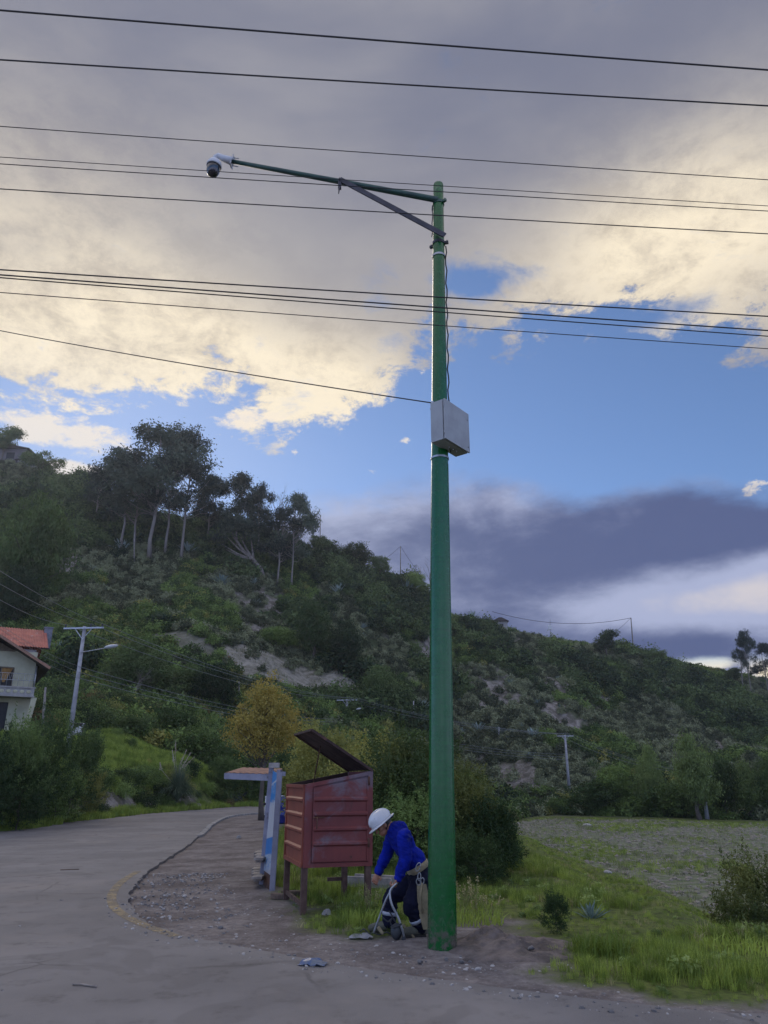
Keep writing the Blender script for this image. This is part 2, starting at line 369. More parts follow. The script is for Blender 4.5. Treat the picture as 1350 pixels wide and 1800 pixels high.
def H(x, y):
    sc = np.isscalar(x); x = np.atleast_1d(np.asarray(x, float)); y = np.atleast_1d(np.asarray(y, float))
    # the plateau falls away to the field at right
    s1 = (x - 3.0) / 5.3; s2 = (y - 8.0) / 9.0
    t = np.minimum(s1, s2); t = np.clip(t, 0, 1)
    h = -2.0 * (t * t * (3 - 2 * t))
    mid = np.clip(t * (1 - t) * 4, 0, 1)
    h = h + mid * (fbm(x * .5, y * .35, 3, 5) - .5) * .9
    h = h + .42 * np.exp(-((x - 7.6 - .4 * np.sin(y * .3)) / .8) ** 2) * sstep(12, 20, y) * sstep(90, 60, y)      # low bund along the field
    h = h - .38 * np.exp(-((x - 6.2) / .6) ** 2) * sstep(14, 22, y) * sstep(90, 60, y)                            # ditch
    ys = np.maximum(y, 5); k = x / ys
    hz, y0 = hill_col(k, ys)
    wgt = sstep(0, 5, ys - y0); 
    rough = sstep(50, 110, ys)
    rid = (fbm(x * .035 + 9, y * .035, 4, 21) - .5) * 7.0 * rough + (fbm(x * .16, y * .16, 3, 33) - .5) * 2.2 * sstep(30, 80, ys)
    rid = rid + np.abs(fbm(x * .07, y * .03 + 5, 3, 44) - .5) * -7.0 * rough * sstep(-.2, .1, k)
    lev = sstep(155, 175, ys); rid = rid * (1 - .5 * lev)
    h = h * (1 - wgt) + (hz + rid) * wgt
    # small lumps off the road
    far = sstep(5, 12, y)
    h = h + (fbm(x * 1.7, y * 1.7, 3, 60) - .5) * .07 * far * sstep(.0, .3, np.minimum(t + .0, 1) + (wgt > .2))
    return float(h[0]) if sc else h
def ground_hit(px, py):
    d = ray(px, py); ts = np.concatenate([np.linspace(4, 60, 400), np.linspace(60.2, 240, 700)]) / d.y
    xs, ys, zs = d.x * ts, d.y * ts, CAM_Z + d.z * ts
    diff = zs - H(xs, ys); hit = np.where(diff < 0)[0]
    if len(hit): i = max(hit[0], 0)
    else:
        m_ = ys > 90; i = np.argmin(np.where(m_, diff, 1e9))
    return Vector((xs[i], ys[i], H(xs[i], ys[i])))
def G(px, py): return ground_hit(px, py)

def chaik(pts, n=2, closed=False):
    for _ in range(n):
        q = []; L = len(pts); rng = range(L if closed else L - 1)
        if not closed: q.append(pts[0])
        for i in rng:
            a, b = Vector(pts[i]), Vector(pts[(i + 1) % L]); q += [a * .75 + b * .25, a * .25 + b * .75]
        if not closed: q.append(pts[-1])
        pts = q
    return [Vector(p) for p in pts]
def g0(px, py): p = P(px, py, z=0); return Vector((p.x, p.y))
inner = chaik([Vector((30, 4.8)), Vector((9, 5.6))] + [g0(*p) for p in ((1350, 1788), (1150, 1768), (950, 1745), (800, 1725), (650, 1705), (540, 1685), (430, 1665), (300, 1640), (245, 1612), (222, 1583), (238, 1552), (275, 1520), (322, 1492), (352, 1468), (375, 1446), (402, 1434), (440, 1430), (485, 1427))] + [Vector((-3, 41.5)), Vector((1.5, 42))], 2)
def rough_edge(L):
    o = []; r_ = random.Random(31)
    for a, b in zip(L[:-1], L[1:]):
        n = max(1, int((b - a).length / .14)) if (a.y < 30 and a.x < 4.5 and a.y > 5.5) else 1
        for i in range(n):
            q = a.lerp(b, i / n); k = .035 if n > 1 else 0
            o.append(q + Vector((r_.uniform(-k, k), r_.uniform(-k, k) * (1 + q.y * .04))))
    return o + [L[-1]]
smooth_inner = inner; inner = rough_edge(inner)
outer = chaik([Vector((1.5, 49.5)), Vector((-2, 49.5))] + [g0(*p) for p in ((540, 1417), (450, 1418), (400, 1420), (300, 1427), (200, 1437), (100, 1450), (0, 1465))] + [Vector((-22, 21)), Vector((-45, 14)), Vector((-60, 11))], 2)
def in_poly(x, y, poly):
    x = np.asarray(x, float); y = np.asarray(y, float); r = np.zeros(x.shape, bool); n = len(poly)
    for i in range(n):
        x1, y1 = poly[i]; x2, y2 = poly[(i + 1) % n]
        if y1 == y2: continue
        c_ = ((y1 > y) != (y2 > y)) & (x < (x2 - x1) * (y - y1) / (y2 - y1) + x1); r ^= c_
    return r
def dist_line(x, y, line):
    x = np.asarray(x, float); y = np.asarray(y, float); d = np.full(x.shape, 1e9)
    for a, b in zip(line[:-1], line[1:]):
        vx, vy = b[0] - a[0], b[1] - a[1]; L2 = vx * vx + vy * vy + 1e-9
        t = np.clip(((x - a[0]) * vx + (y - a[1]) * vy) / L2, 0, 1)
        d = np.minimum(d, np.hypot(x - a[0] - t * vx, y - a[1] - t * vy))
    return d
road_poly = [tuple(p) for p in inner] + [tuple(p) for p in outer] + [(-60, -30), (30, -30)]
grass_edge = [g0(*p) for p in ((470, 1560), (500, 1592), (555, 1637), (640, 1650), (745, 1645), (790, 1612), (870, 1616), (960, 1655), (995, 1690), (945, 1722), (1100, 1748), (1350, 1776))]
grass_poly = [tuple(p) for p in grass_edge] + [(9, 6.0), (30, 5.2), (40, 20), (9.3, 21), (9.0, 80), (-1, 41.5), (-4, 39), (-3.0, 22), (-2.0, 14.2)]
def zone_grass(x, y):
    inside = in_poly(x, y, grass_poly); d = dist_line(x, y, [tuple(p) for p in grass_edge])
    sgn = np.where(inside, d, -d) + (fbm(np.asarray(x) * 2.2, np.asarray(y) * 2.2, 3, 71) - .5) * .9
    return sstep(-.15, .35, sgn)
def zone_field(x, y):
    x = np.asarray(x, float); y = np.asarray(y, float); k = x / np.maximum(y, 5)
    _, y0 = hill_col(k.ravel(), y.ravel()); y0 = y0.reshape(x.shape)
    e = np.minimum(np.minimum(x - 8.7 + (fbm(x * .5, y * .5, 3, 8) - .5) * 1.2, y - 18.2 + (fbm(x * .4, y * .4, 3, 18) - .5) * 2), (y0 - 4.5 - y) * .6)
    return sstep(0, .8, e)
BARE = []   # (centre, radius along x, radius along y, strength): bare earth faces on the hill
for px, py, rx, ry, s in ((120, 1000, 3.5, 9, 1.1), (470, 1070, 5, 11, 1.0), (440, 1098, 6, 8, .9), (640, 985, 2.5, 6, .5), (770, 1150, 6, 12, .8), (700, 1130, 3, 9, .5),
                          (820, 1205, 6, 8, .9), (880, 1225, 7, 9, 1.0), (985, 1255, 7, 9, 1.0), (1020, 1275, 4, 6, .9), (900, 1370, 5, 6, 1.3), (935, 1385, 3, 5, 1.3), (1190, 1300, 5, 8, .9),
                          (1290, 1310, 8, 8, .9), (1300, 1340, 5, 6, .7), (1160, 1350, 3, 5, .8), (1150, 1180, 5, 7, .5), (985, 1220, 4, 9, .7), (900, 1120, 4, 8, .4), (690, 1200, 3, 8, .6), (250, 1030, 3, 5, .4), (1060, 1215, 4, 9, .6)):
    g = G(px, py); BARE.append((g.x, g.y, rx, ry, s))
TERR = [tuple(G(*p).xy) for p in ((385, 1132), (440, 1136), (500, 1155), (560, 1178), (640, 1205), (648, 1222), (580, 1222), (500, 1210), (430, 1190), (395, 1165))]
TERR2 = [tuple(G(*p).xy) for p in ((225, 1112), (300, 1112), (370, 1128), (390, 1165), (330, 1150), (250, 1132))]
def zone_bare(x, y):
    x = np.asarray(x, float); y = np.asarray(y, float); r = np.zeros(x.shape)
    n = fbm(x * .7, y * .28, 4, 90)
    for cx, cy, rx, ry, s in BARE:
        q = ((x - cx) / rx) ** 2 + ((y - cy) / ry) ** 2
        m_ = q < 6
        r[m_] = np.maximum(r[m_], sstep(.46, .82, s * np.exp(-q[m_] * 1.3) + (n[m_] - .5) * 2.2))
    bk = in_poly(x, y, [tuple(g0(*p)) for p in ((430, 1419), (300, 1429), (225, 1437), (150, 1446))] + [(-14.5, 34.5), (-12, 43), (-8.5, 52)])
    r = np.maximum(r, bk * sstep(.35, .5, fbm(x * .8, y * .8, 3, 3)))
    return r
def zone_terrace(x, y):
    d1 = in_poly(x, y, TERR); return np.where(d1, 1.0, np.where(in_poly(x, y, TERR2), .55, 0.0))

# ------------------------------------------------------------------ ground mesh
ny, nx = 620, 520
yy = np.concatenate([np.linspace(-40, 4, 24)[:-1], 4 + (np.linspace(0, 1, ny - 23) ** 2.1) * 596])
kk = np.sinh(np.linspace(-1, 1, nx) * 1.1) / math.sinh(1.1) * 1.5
gy, gk = np.meshgrid(yy, kk, indexing='ij'); gx = gk * (np.maximum(gy, 0) + 22)
gz = H(gx.ravel(), gy.ravel()).reshape(gx.shape)
inr = in_poly(gx, gy, road_poly); dr = dist_line(gx, gy, [tuple(p) for p in inner]); dro = dist_line(gx, gy, [tuple(p) for p in outer])
edge_drop = .012 + .035 * sstep(9.5, 13, gy) * (gx < 0)
ed = np.where(inr, .02 + edge_drop * .8, edge_drop * sstep(2.2, .2, dr))
onflat = (gy < 60)
gz = gz - np.where(onflat, ed, 0) - np.where(onflat & ~inr & (dr < 6), 0, 0)
near_dirt = ((dr < 6) & ~inr & (gy < 16))
gz = gz + near_dirt * (fbm(gx * 3.1, gy * 3.1, 4, 77) - .55) * .05 * sstep(.05, .5, dr)
gz = np.where(inr & onflat, np.minimum(gz, -.02), gz)
V = np.stack([gx.ravel(), gy.ravel(), gz.ravel()], 1)
ii = np.arange(len(yy) - 1)[:, None] * nx + np.arange(nx - 1)[None]; ii = ii.ravel()
Fq = np.stack([ii, ii + 1, ii + nx + 1, ii + nx], 1)
gm = bpy.data.materials.new('ground'); gm.use_nodes = True; t = NT(gm.node_tree); b = t.n['Principled BSDF']
geo = t.node('ShaderNodeNewGeometry').outputs['Position']
def att(n_): return t.node('ShaderNodeAttribute', attribute_name=n_).outputs['Fac']
N_f = t.noise(geo, 9, 6, .65); N_m = t.noise(geo, 1.3, 5, .6); N_l = t.noise(geo, .12, 6, .65); N_s = t.noise(geo, 40, 4, .7)
dirt = t.mix(t.step(N_f, .3, .7), srgb(106, 99, 97), srgb(142, 134, 130)); dirt = t.mix(t.step(N_m, .35, .7), dirt, srgb(92, 84, 82))
vor = t.node('ShaderNodeTexVoronoi', ins={'Scale': 26.0, 'Vector': geo}); dirt = t.mix(t.step(vor.outputs['Distance'], .30, .12, 0, .45), dirt, srgb(156, 150, 148))
grs = t.mix(t.step(N_m, .3, .7), (.085, .12, .026, 1), (.14, .17, .042, 1)); grs = t.mix(t.step(N_f, .35, .75), grs, (.045, .052, .02, 1))
hil = t.mix(t.step(N_l, .35, .65), (.040, .055, .022, 1), (.085, .09, .048, 1)); hil = t.mix(t.step(t.noise(geo, .8, 6, .7), .4, .65), hil, (.040, .050, .024, 1))
bre = t.mix(t.step(t.noise(t.node('ShaderNodeMapping', ins={0: geo, 3: (1, 1, .35)}).outputs[0], .9, 7, .7), .38, .60), (.26, .235, .215, 1), (.10, .09, .075, 1))
vf = t.node('ShaderNodeTexVoronoi', ins={'Scale': 2.4, 'Vector': geo}).outputs['Distance']
fld = t.mix(t.step(t.noise(geo, 2.2, 6, .7), .35, .65), (.23, .23, .175, 1), (.11, .125, .075, 1)); fld = t.mix(t.step(t.noise(geo, .35, 5, .6), .48, .66), fld, (.13, .15, .055, 1))
cc = t.mix(att('hill'), dirt, hil); cc = t.mix(att('grass'), cc, grs); rw = t.node('ShaderNodeTexWave', wave_type='BANDS', bands_direction='Y', ins={'Vector': t.node('ShaderNodeMapping', ins={0: geo, 2: (0, 0, R(-14))}).outputs[0], 'Scale': .34, 'Distortion': 1.6, 'Detail': 3.0}).outputs['Fac']; fld = t.mix(t.step(rw, .35, .8, 0, .6), fld, (.095, .125, .05, 1)); cc = t.mix(att('field'), cc, fld)
cc = t.mix(att('bare'), cc, bre); cc = t.mix(att('terrace'), cc, t.mix(t.step(t.noise(geo, 1.1, 6, .75), .38, .6), (.29, .27, .23, 1), (.16, .15, .12, 1)))
t.l.new(cc, b.inputs['Base Color']); b.inputs['Roughness'].default_value = .95; b.inputs['Specular IOR Level'].default_value = .15
hgt = t.m('ADD', t.m('MULTIPLY', N_f, .05), t.m('ADD', t.m('MULTIPLY', N_s, .012), t.m('MULTIPLY', t.m('MULTIPLY', N_m, .25), att('bump'))))
t.l.new(t.node('ShaderNodeBump', ins={'Strength': .8, 'Distance': 1.0, 'Height': hgt}).outputs[0], b.inputs['Normal'])
me = np_mesh('ground', V, Fq, gm, True)
def set_attr(me, name, arr):
    a = me.attributes.new(name, 'FLOAT', 'POINT'); a.data.foreach_set('value', np.asarray(arr, np.float32).ravel())
k_ = gx / np.maximum(gy, 5); _, y0g = hill_col(k_.ravel(), np.maximum(gy, 5).ravel()); y0g = y0g.reshape(gx.shape)
ZH = sstep(-1, 1.5, gy - y0g); ZF = zone_field(gx, gy)
plate = ((gx > 3) & (gy > 6) & (gy < 95)).astype(float) * (1 - inr)
ZG = np.maximum(zone_grass(gx, gy) * (gy < 60), plate * sstep(2.9, 3.6, gx) * (dist_line(gx, gy, [tuple(p) for p in grass_edge]) > .0) * in_poly(gx, gy, [(3, 6.9), (60, 4), (90, 90), (3, 90)]))
ZG = np.maximum(ZG * (1 - ZH), 0)
ygr = sstep(0, 1.2, gy - y0g) * sstep(26, 18, gy - y0g) * (gx < -4) ; ZG = np.maximum(ZG, ygr * .8)
ZG = np.maximum(ZG, (gy > 47) * (gy < 100) * (1 - ZH) * (gx > -8) * (gx < 9))
for n_, a_ in (('hill', ZH), ('grass', ZG), ('field', ZF), ('bare', zone_bare(gx, gy) * ZH), ('terrace', zone_terrace(gx, gy)), ('bump', np.maximum(ZH * .6, ZF * .6))): set_attr(me, n_, a_)
tag(link('ground', me), 'grassy and bare earth ground rising into the hillside', kind='structure')

# ------------------------------------------------------------------ road
rb = bmesh.new()
from mathutils.geometry import tessellate_polygon
vs_ = [rb.verts.new((p[0], p[1], 0)) for p in road_poly]
for q in tessellate_polygon([[Vector((p[0], p[1], 0)) for p in road_poly]]):
    try: rb.faces.new([vs_[i] for i in q])
    except ValueError: pass
low = [rb.verts.new((p[0], p[1], -.16)) for p in road_poly]
for i in range(len(vs_)): j = (i + 1) % len(vs_); rb.faces.new((vs_[i], low[i], low[j], vs_[j]))
for f_ in rb.faces:
    f_.normal_update()
    if abs(f_.normal.z) > .5 and f_.normal.z < 0: f_.normal_flip()
rme = bpy.data.meshes.new('road'); rb.to_mesh(rme); rb.free()
rm = bpy.data.materials.new('asphalt'); rm.use_nodes = True; t = NT(rm.node_tree); b = t.n['Principled BSDF']
geo = t.node('ShaderNodeNewGeometry').outputs['Position']
a1 = t.noise(geo, 120, 3, .7); a2 = t.noise(geo, .45, 5, .6); a3 = t.noise(geo, 2.6, 6, .7)
v1 = t.node('ShaderNodeTexVoronoi', ins={'Scale': 150.0, 'Vector': geo}).outputs['Distance']
cc = t.mix(t.step(a2, .3, .7), srgb(107, 104, 104), srgb(127, 123, 122)); pt1 = t.step(t.noise(geo, .8, 3, .5, 1.2), .56, .60); cc = t.mix(t.m('MULTIPLY', pt1, .35), cc, srgb(92, 88, 87)); dst = t.step(t.noise(geo, .28, 6, .7), .5, .68); cc = t.mix(t.m('MULTIPLY', dst, .4), cc, srgb(142, 132, 124)); cc = t.mix(t.step(a3, .5, .8), cc, srgb(80, 76, 75)); cc = t.mix(t.step(a1, .45, .7, 0, .5), cc, srgb(128, 122, 118))
# dust spread from the shoulder and tyre-worn bands
cc = t.mix(t.step(v1, .25, .05, 0, .3), cc, srgb(70, 66, 66))
wv = t.node('ShaderNodeTexWave', wave_type='BANDS', ins={'Vector': t.node('ShaderNodeMapping', ins={0: geo, 2: (0, 0, R(64))}).outputs[0], 'Scale': .11, 'Distortion': 2.0, 'Detail': 3.0}).outputs['Fac']
cc = t.mix(t.step(wv, .55, .95, 0, .10), cc, srgb(86, 82, 80))
# cracks
vc = t.node('ShaderNodeTexVoronoi', feature='DISTANCE_TO_EDGE', ins={'Scale': .55, 'Vector': t.mix(.12, geo, t.noise(geo, 2.5, 5, .7, 0, 1))}).outputs['Distance']
crk = t.m('MULTIPLY', t.step(vc, .012, .002), t.step(t.noise(geo, .5, 3, .5), .52, .62)); cc = t.mix(t.m('MULTIPLY', crk, .4), cc, srgb(58, 54, 54))
t.l.new(cc, b.inputs['Base Color']); b.inputs['Roughness'].default_value = .88; b.inputs['Specular IOR Level'].default_value = .25
t.l.new(t.node('ShaderNodeBump', ins={'Strength': .6, 'Distance': .004, 'Height': t.m('ADD', a1, v1)}).outputs[0], b.inputs['Normal'])
rme.materials.append(rm); tag(link('road', rme), 'worn grey asphalt road bending left', kind='structure')
# yellow worn line
def strip_mesh(name, line, wd, z, m_, kind=None, label=None, seg=None):
    mb = MB(); L = []
    for i, p in enumerate(line):
        d = (Vector(line[min(i + 1, len(line) - 1)]) - Vector(line[max(i - 1, 0)])).normalized(); n_ = Vector((-d.y, d.x)) * wd / 2
        L += [Vector((p.x + n_.x, p.y + n_.y, z)), Vector((p.x - n_.x, p.y - n_.y, z))]
    mb.add(L, [(2 * i, 2 * i + 1, 2 * i + 3, 2 * i + 2) for i in range(len(line) - 1)]); return mb.build(name, m_)
ym = bpy.data.materials.new('worn_yellow_paint'); ym.use_nodes = True; t = NT(ym.node_tree); b = t.n['Principled BSDF']
geo = t.node('ShaderNodeNewGeometry').outputs['Position']
wn = t.step(t.noise(geo, 4, 7, .75), .38, .62); pc = t.mix(t.step(t.noise(geo, 60, 3, .7), .35, .6), srgb(168, 146, 100), srgb(134, 122, 104))
t.l.new(pc, b.inputs['Base Color']); b.inputs['Roughness'].default_value = .85
tb = t.node('ShaderNodeBsdfTransparent'); mx = t.node('ShaderNodeMixShader', ins={0: t.m('MULTIPLY_ADD', wn, .62, .16), 1: b.outputs[0], 2: tb.outputs[0]})
t.l.new(mx.outputs[0], t.n['Material Output'].inputs[0])
yl = chaik([g0(*p) for p in ((242, 1532), (212, 1550), (195, 1572), (197, 1590), (208, 1603), (240, 1622), (308, 1646))], 3)
tag(strip_mesh('road_marking', yl, .13, .004, ym), 'worn yellow edge line on the bend', kind='structure')
M_conc = mat('old_concrete', (.30, .29, .28), .9, col2=(.17, .16, .155), nscale=3, bump=.01)
# the far concrete lip along the road's inner edge
lip = [p for p in inner if p.y > 24 and p.x < -1.2]
mb = MB()
for a, b_ in zip(lip[:-1], lip[1:]): mb.beam((a.x, a.y, -.035), (b_.x, b_.y, -.035), .16, .11)
tag(mb.build('kerb', M_conc), 'pale kerb along the far inner side of the bend', kind='structure')
# ------------------------------------------------------------------ plants
def unit(n, rng): v = rng.normal(size=(n, 3)); return v / np.linalg.norm(v, axis=1)[:, None]
def leaf_quads(C, size, rng, outward=None, bias=.6, aspect=.45, droop=0.0, svar=.35):
    n = len(C); nn = unit(n, rng)
    if outward is not None: nn = nn + outward * bias
    nn[:, 2] += .25; nn /= np.linalg.norm(nn, axis=1)[:, None] + 1e-9
    tt = unit(n, rng); tt[:, 2] -= droop; tt -= nn * (tt * nn).sum(1)[:, None]; tt /= np.linalg.norm(tt, axis=1)[:, None] + 1e-9
    ss = np.cross(nn, tt); L = size * (1 + rng.uniform(-svar, svar, n))[:, None]
    V = np.stack([C - tt * L * .5, C + ss * L * .5 * aspect + tt * L * .05, C + tt * L * .5, C - ss * L * .5 * aspect + tt * L * .05], 1).reshape(-1, 3)
    return V, np.arange(4 * n).reshape(n, 4)
def clump_points(lobes, nclump, per, csig, rng, shell=.62, zmin=.0):
    """lobes: (x,y,z,rx,ry,rz); clumps sit in the outer part of each lobe"""
    L = np.array(lobes, float); vol = (L[:, 3] * L[:, 4] * L[:, 5]) ** .67; idx = rng.choice(len(L), nclump, p=vol / vol.sum())
    d = unit(nclump, rng); rr = rng.uniform(shell, 1.0, nclump) ** .8
    rr = np.where(rng.random(nclump) < .18, rng.uniform(.1, .7, nclump), rr)
    cc = L[idx, :3] + d * L[idx, 3:6] * rr[:, None]
    k = np.repeat(np.arange(nclump), rng.poisson(per, nclump).clip(3)); 
    sg = csig * rng.uniform(.6, 1.4, nclump)
    C = cc[k] + rng.normal(size=(len(k), 3)) * sg[k][:, None] * np.array([1, 1, .75])
    out = C - L[idx[k], :3]; out /= np.linalg.norm(out, axis=1)[:, None] + 1e-9
    m_ = C[:, 2] > zmin
    return C[m_], out[m_], cc
def branch_mesh(name, start, targets, r0, mat_, rng, trunk_top=None, wob=.03, nseg=5, limb=.35, sides=6):
    mb = MB(); tt_ = Vector(trunk_top) if trunk_top is not None else None
    s = Vector(start)
    tr = [s.lerp(tt_, i / 6) + Vector((rng.normal(), rng.normal(), 0)) * wob * (0 if i == 0 else 1) for i in range(7)]
    mb.tube(tr, [r0 * (1 - .72 * i / 6) * (1.25 if i == 0 else 1) for i in range(7)], sides)
    for g in targets:
        g = Vector(g); f = float(np.clip((g.z - s.z) / max(1e-3, (tt_.z - s.z)) * .72, .15, .98)); i = f * 6; a = tr[int(i)].lerp(tr[min(6, int(i) + 1)], i - int(i))
        ln = (g - a).length; r = max(.0016, r0 * limb * (1 - .6 * f)); pts = []
        for q in range(nseg + 1):
            u = q / nseg; p = a.lerp(g, u); p.z += math.sin(u * math.pi) * ln * -.06; p += Vector((rng.normal(), rng.normal(), rng.normal())) * ln * .035 * (u > 0)
            pts.append(p)
        mb.tube(pts, [r * (1 - .8 * q / nseg) for q in range(nseg + 1)], 5, cap=False)
    return mb.mesh(name, mat_)
KIND = {}
def proto_tree(key, lobes, nclump, per, csig, lsize, lmat, bmat, trunk_top, r0, seed, ntwig=26, shell=.62, bias=.6, aspect=.5, droop=0, limb=.35, wob=.012, start=(0, 0, 0)):
    rng = np.random.default_rng(seed)
    C, out, cc = clump_points(lobes, nclump, per, csig, rng, shell)
    V, Fq = leaf_quads(C, lsize, rng, out, bias, aspect, droop)
    cr = np_mesh('crown', V, Fq, lmat)
    tg = cc[rng.choice(len(cc), min(ntwig, len(cc)), replace=False)]
    tk = branch_mesh('trunk', start, tg, r0, bmat, rng, trunk_top, wob, limb=limb)
    KIND[key] = (tk, cr)
def rl(n, seed, x, y, z, rx, rz, jit=1.0):
    r_ = random.Random(seed); L = []
    for i in range(n):
        a = r_.uniform(0, 6.283); q = r_.uniform(.15, 1) ** .5; k = r_.uniform(.7, 1.25)
        L.append((x + math.cos(a) * q * rx, y + math.sin(a) * q * rx, z + r_.uniform(-1, 1) * rz, .42 * rx * k * jit, .42 * rx * k * jit, .36 * rx * k * jit))
    return L
for i in range(4):   # tall thin-leaved eucalyptus, height 1
    r_ = random.Random(i + 50); L = []
    for q in range(11):
        z = r_.uniform(.42, .93); w_ = (.21 if z < .8 else .10) * (1 - abs(z - .66)); a = r_.uniform(0, 6.28)
        k = r_.uniform(.07, .125); L.append((math.cos(a) * w_, math.sin(a) * w_, z, k * 1.15, k * 1.15, k * .9))
    L.append((0, 0, .93, .06, .06, .07))
    proto_tree('euc%d' % i, L, 240, 46, .024, .022, M_euc, M_pale_bark, (.03 * (i - 1.5), .02, .88), .012, 100 + i, 30, wob=.006, shell=.35, droop=.9, aspect=.4)
for i in range(3):
    proto_tree('round%d' % i, rl(9, i + 9, 0, 0, .62, .36, .2) + [(0, 0, .6, .3, .3, .28)], 260, 34, .04, .036, (M_dark, M_mid, M_dark)[i], M_bark, (0, 0, .7), .03, 120 + i, 24)
    proto_tree('bush%d' % i, rl(9, i + 19, 0, 0, .42, .42, .25) + [(0, 0, .35, .4, .4, .33)], 300, 36, .05, .04, (M_mid, M_dark, M_mid)[i], M_bark, (0, 0, .5), .03, 130 + i, 14)
proto_tree('willow', [(0, 0, .62, .25, .25, .34), (.1, 0, .5, .22, .22, .3), (-.12, .05, .5, .22, .22, .32), (0, -.1, .42, .24, .2, .25), (.02, .05, .82, .15, .15, .16)], 320, 46, .04, .034, M_mid, M_bark, (0, 0, .75), .028, 141, 22, droop=2.2, aspect=.3)
proto_tree('willowlight', [(0, 0, .58, .2, .2, .30), (.08, 0, .45, .18, .18, .24), (-.10, .05, .46, .18, .18, .24), (0, -.08, .36, .2, .16, .18), (.01, .03, .8, .12, .12, .17)], 320, 46, .04, .034, M_light, M_bark, (0, 0, .75), .028, 143, 22, droop=2.0, aspect=.3)
proto_tree('willowdark', [(0, 0, .6, .28, .28, .36), (.14, 0, .45, .22, .22, .3), (-.1, .05, .5, .24, .22, .32)], 300, 44, .045, .036, M_dark, M_bark, (0, 0, .75), .028, 142, 22, droop=1.8, aspect=.35)
proto_tree('yellow', [(0, 0, .62, .21, .21, .24), (-.16, 0, .54, .15, .15, .14), (.16, .03, .55, .16, .16, .16), (.02, -.1, .52, .18, .15, .14), (.0, .02, .80, .12, .12, .16), (-.08, .06, .66, .14, .14, .16), (.10, -.04, .68, .12, .12, .15)],
           430, 36, .022, .0145, M_yellow, M_bark, (.0, 0, .78), .018, 150, 60, aspect=.6, shell=.4, limb=.42, wob=.006)
for i in range(4):   # dense small-leaved broom shrubs seen close: fine leaves on upright sprays
    rng = np.random.default_rng(160 + i); lob = rl(12, 60 + i, 0, 0, .50, .36, .28, .85) + [(0, 0, .40, .4, .4, .36), (.12, 0, .78, .2, .2, .2), (-.16, .08, .72, .2, .2, .2)]
    C, out, cc = clump_points(lob, 560, 26, .026, rng, .55)
    # sprays: leaves strung along short upward twigs at the outside
    idx = rng.choice(len(cc), 260); base = cc[idx]; dr_ = base - np.array([0, 0, .35]); dr_ /= np.linalg.norm(dr_, axis=1)[:, None]; dr_[:, 2] += .7; dr_ += rng.normal(size=dr_.shape) * .25; dr_ /= np.linalg.norm(dr_, axis=1)[:, None]
    tt_ = rng.uniform(0, .13, (260, 22, 1)); S = (base[:, None] + dr_[:, None] * tt_ + rng.normal(size=(260, 22, 3)) * .006).reshape(-1, 3)
    C2 = np.concatenate([C, S]); O2 = np.concatenate([out, np.repeat(dr_, 22, 0)])
    m_ = C2[:, 2] > .01; V, Fq = leaf_quads(C2[m_], .024, rng, O2[m_], .5, .42)
    KIND['broom%d' % i] = (branch_mesh('trunk', (0, 0, 0), cc[rng.choice(len(cc), 30, replace=False)], .014, M_bark, rng, (0, 0, .55), .01), np_mesh('crown', V, Fq, (M_near, M_olive, M_near, M_olive)[i]))
# leafless trees
def bare_mesh(seed, mat_, spread=.5):
    r_ = random.Random(seed); mb = MB()
    def grow(p, d, ln, rad, lev):
        pts = [p]; q = p
        for i in range(4):
            d = (d + Vector((r_.gauss(0, .12), r_.gauss(0, .12), r_.gauss(.03, .08)))).normalized(); q = q + d * ln / 4; pts.append(q)
        mb.tube(pts, [rad * (1 - .55 * i / 4) for i in range(5)], 5, cap=False)
        if lev > 0:
            for i in range(r_.choice((3, 4))):
                k = r_.choice((2, 3, 4, 4)); dd = (d + Vector((r_.gauss(0, spread), r_.gauss(0, spread), r_.uniform(.0, .35)))).normalized()
                grow(pts[k], dd, ln * r_.uniform(.5, .72), rad * .45, lev - 1)
    grow(Vector((0, 0, 0)), Vector((0, 0, 1)), .42, .016, 4)
    return mb.mesh('trunk', mat_)
BARE_T = [bare_mesh(3, M_bark), bare_mesh(8, M_bark, .35), bare_mesh(5, M_pale_bark, .5)]
def plant(name, label, cat, key, px, pb, pt, wide=1.0, group=None, Y=None, sink=.15, rz=None, at=None):
    if at is not None: g = Vector((at[0], at[1], H(at[0], at[1])))
    elif Y is None: g = G(px, pb)
    else: p = P(px, pb, Y=Y); g = Vector((p.x, Y, H(p.x, Y)))
    ztop = P(px, pt, Y=g.y).z; h = max(.3, ztop - g.z + sink)
    r = root(name, (g.x, g.y, g.z - sink), label, cat, group, rz if rz is not None else random.uniform(0, 6.28)); r.scale = (h * wide, h * wide, h)
    if key.startswith('bare'): link('trunk', BARE_T[int(key[4:])], r)
    else: tk, cr = KIND[key]; link('trunk', tk, r); link('crown', cr, r)
    return r
# ---- the trees one can tell apart
PL = plant
PL('eucalyptus_tree', 'broadest dark eucalyptus on the left ridge, its crown the tallest of the row', 'tree', 'euc0', 262, 985, 752, 1.25, 'eucalyptus trees on the left ridge')
PL('eucalyptus_tree', 'eucalyptus at the left end of the ridge row, lower than the broadest one beside it', 'tree', 'euc1', 212, 975, 790, 1.1, 'eucalyptus trees on the left ridge')
PL('eucalyptus_tree', 'tall eucalyptus with airy crown right of the broadest ridge tree', 'tree', 'euc2', 318, 985, 762, .95, 'eucalyptus trees on the left ridge')
PL('eucalyptus_tree', 'slim eucalyptus with tufted crown in the dip of the ridge row', 'tree', 'euc3', 362, 965, 832, .9, 'eucalyptus trees on the left ridge')
PL('eucalyptus_tree', 'mid-height dense eucalyptus above the leaning pale trunk', 'tree', 'euc0', 412, 975, 836, 1.25, 'eucalyptus trees on the left ridge')
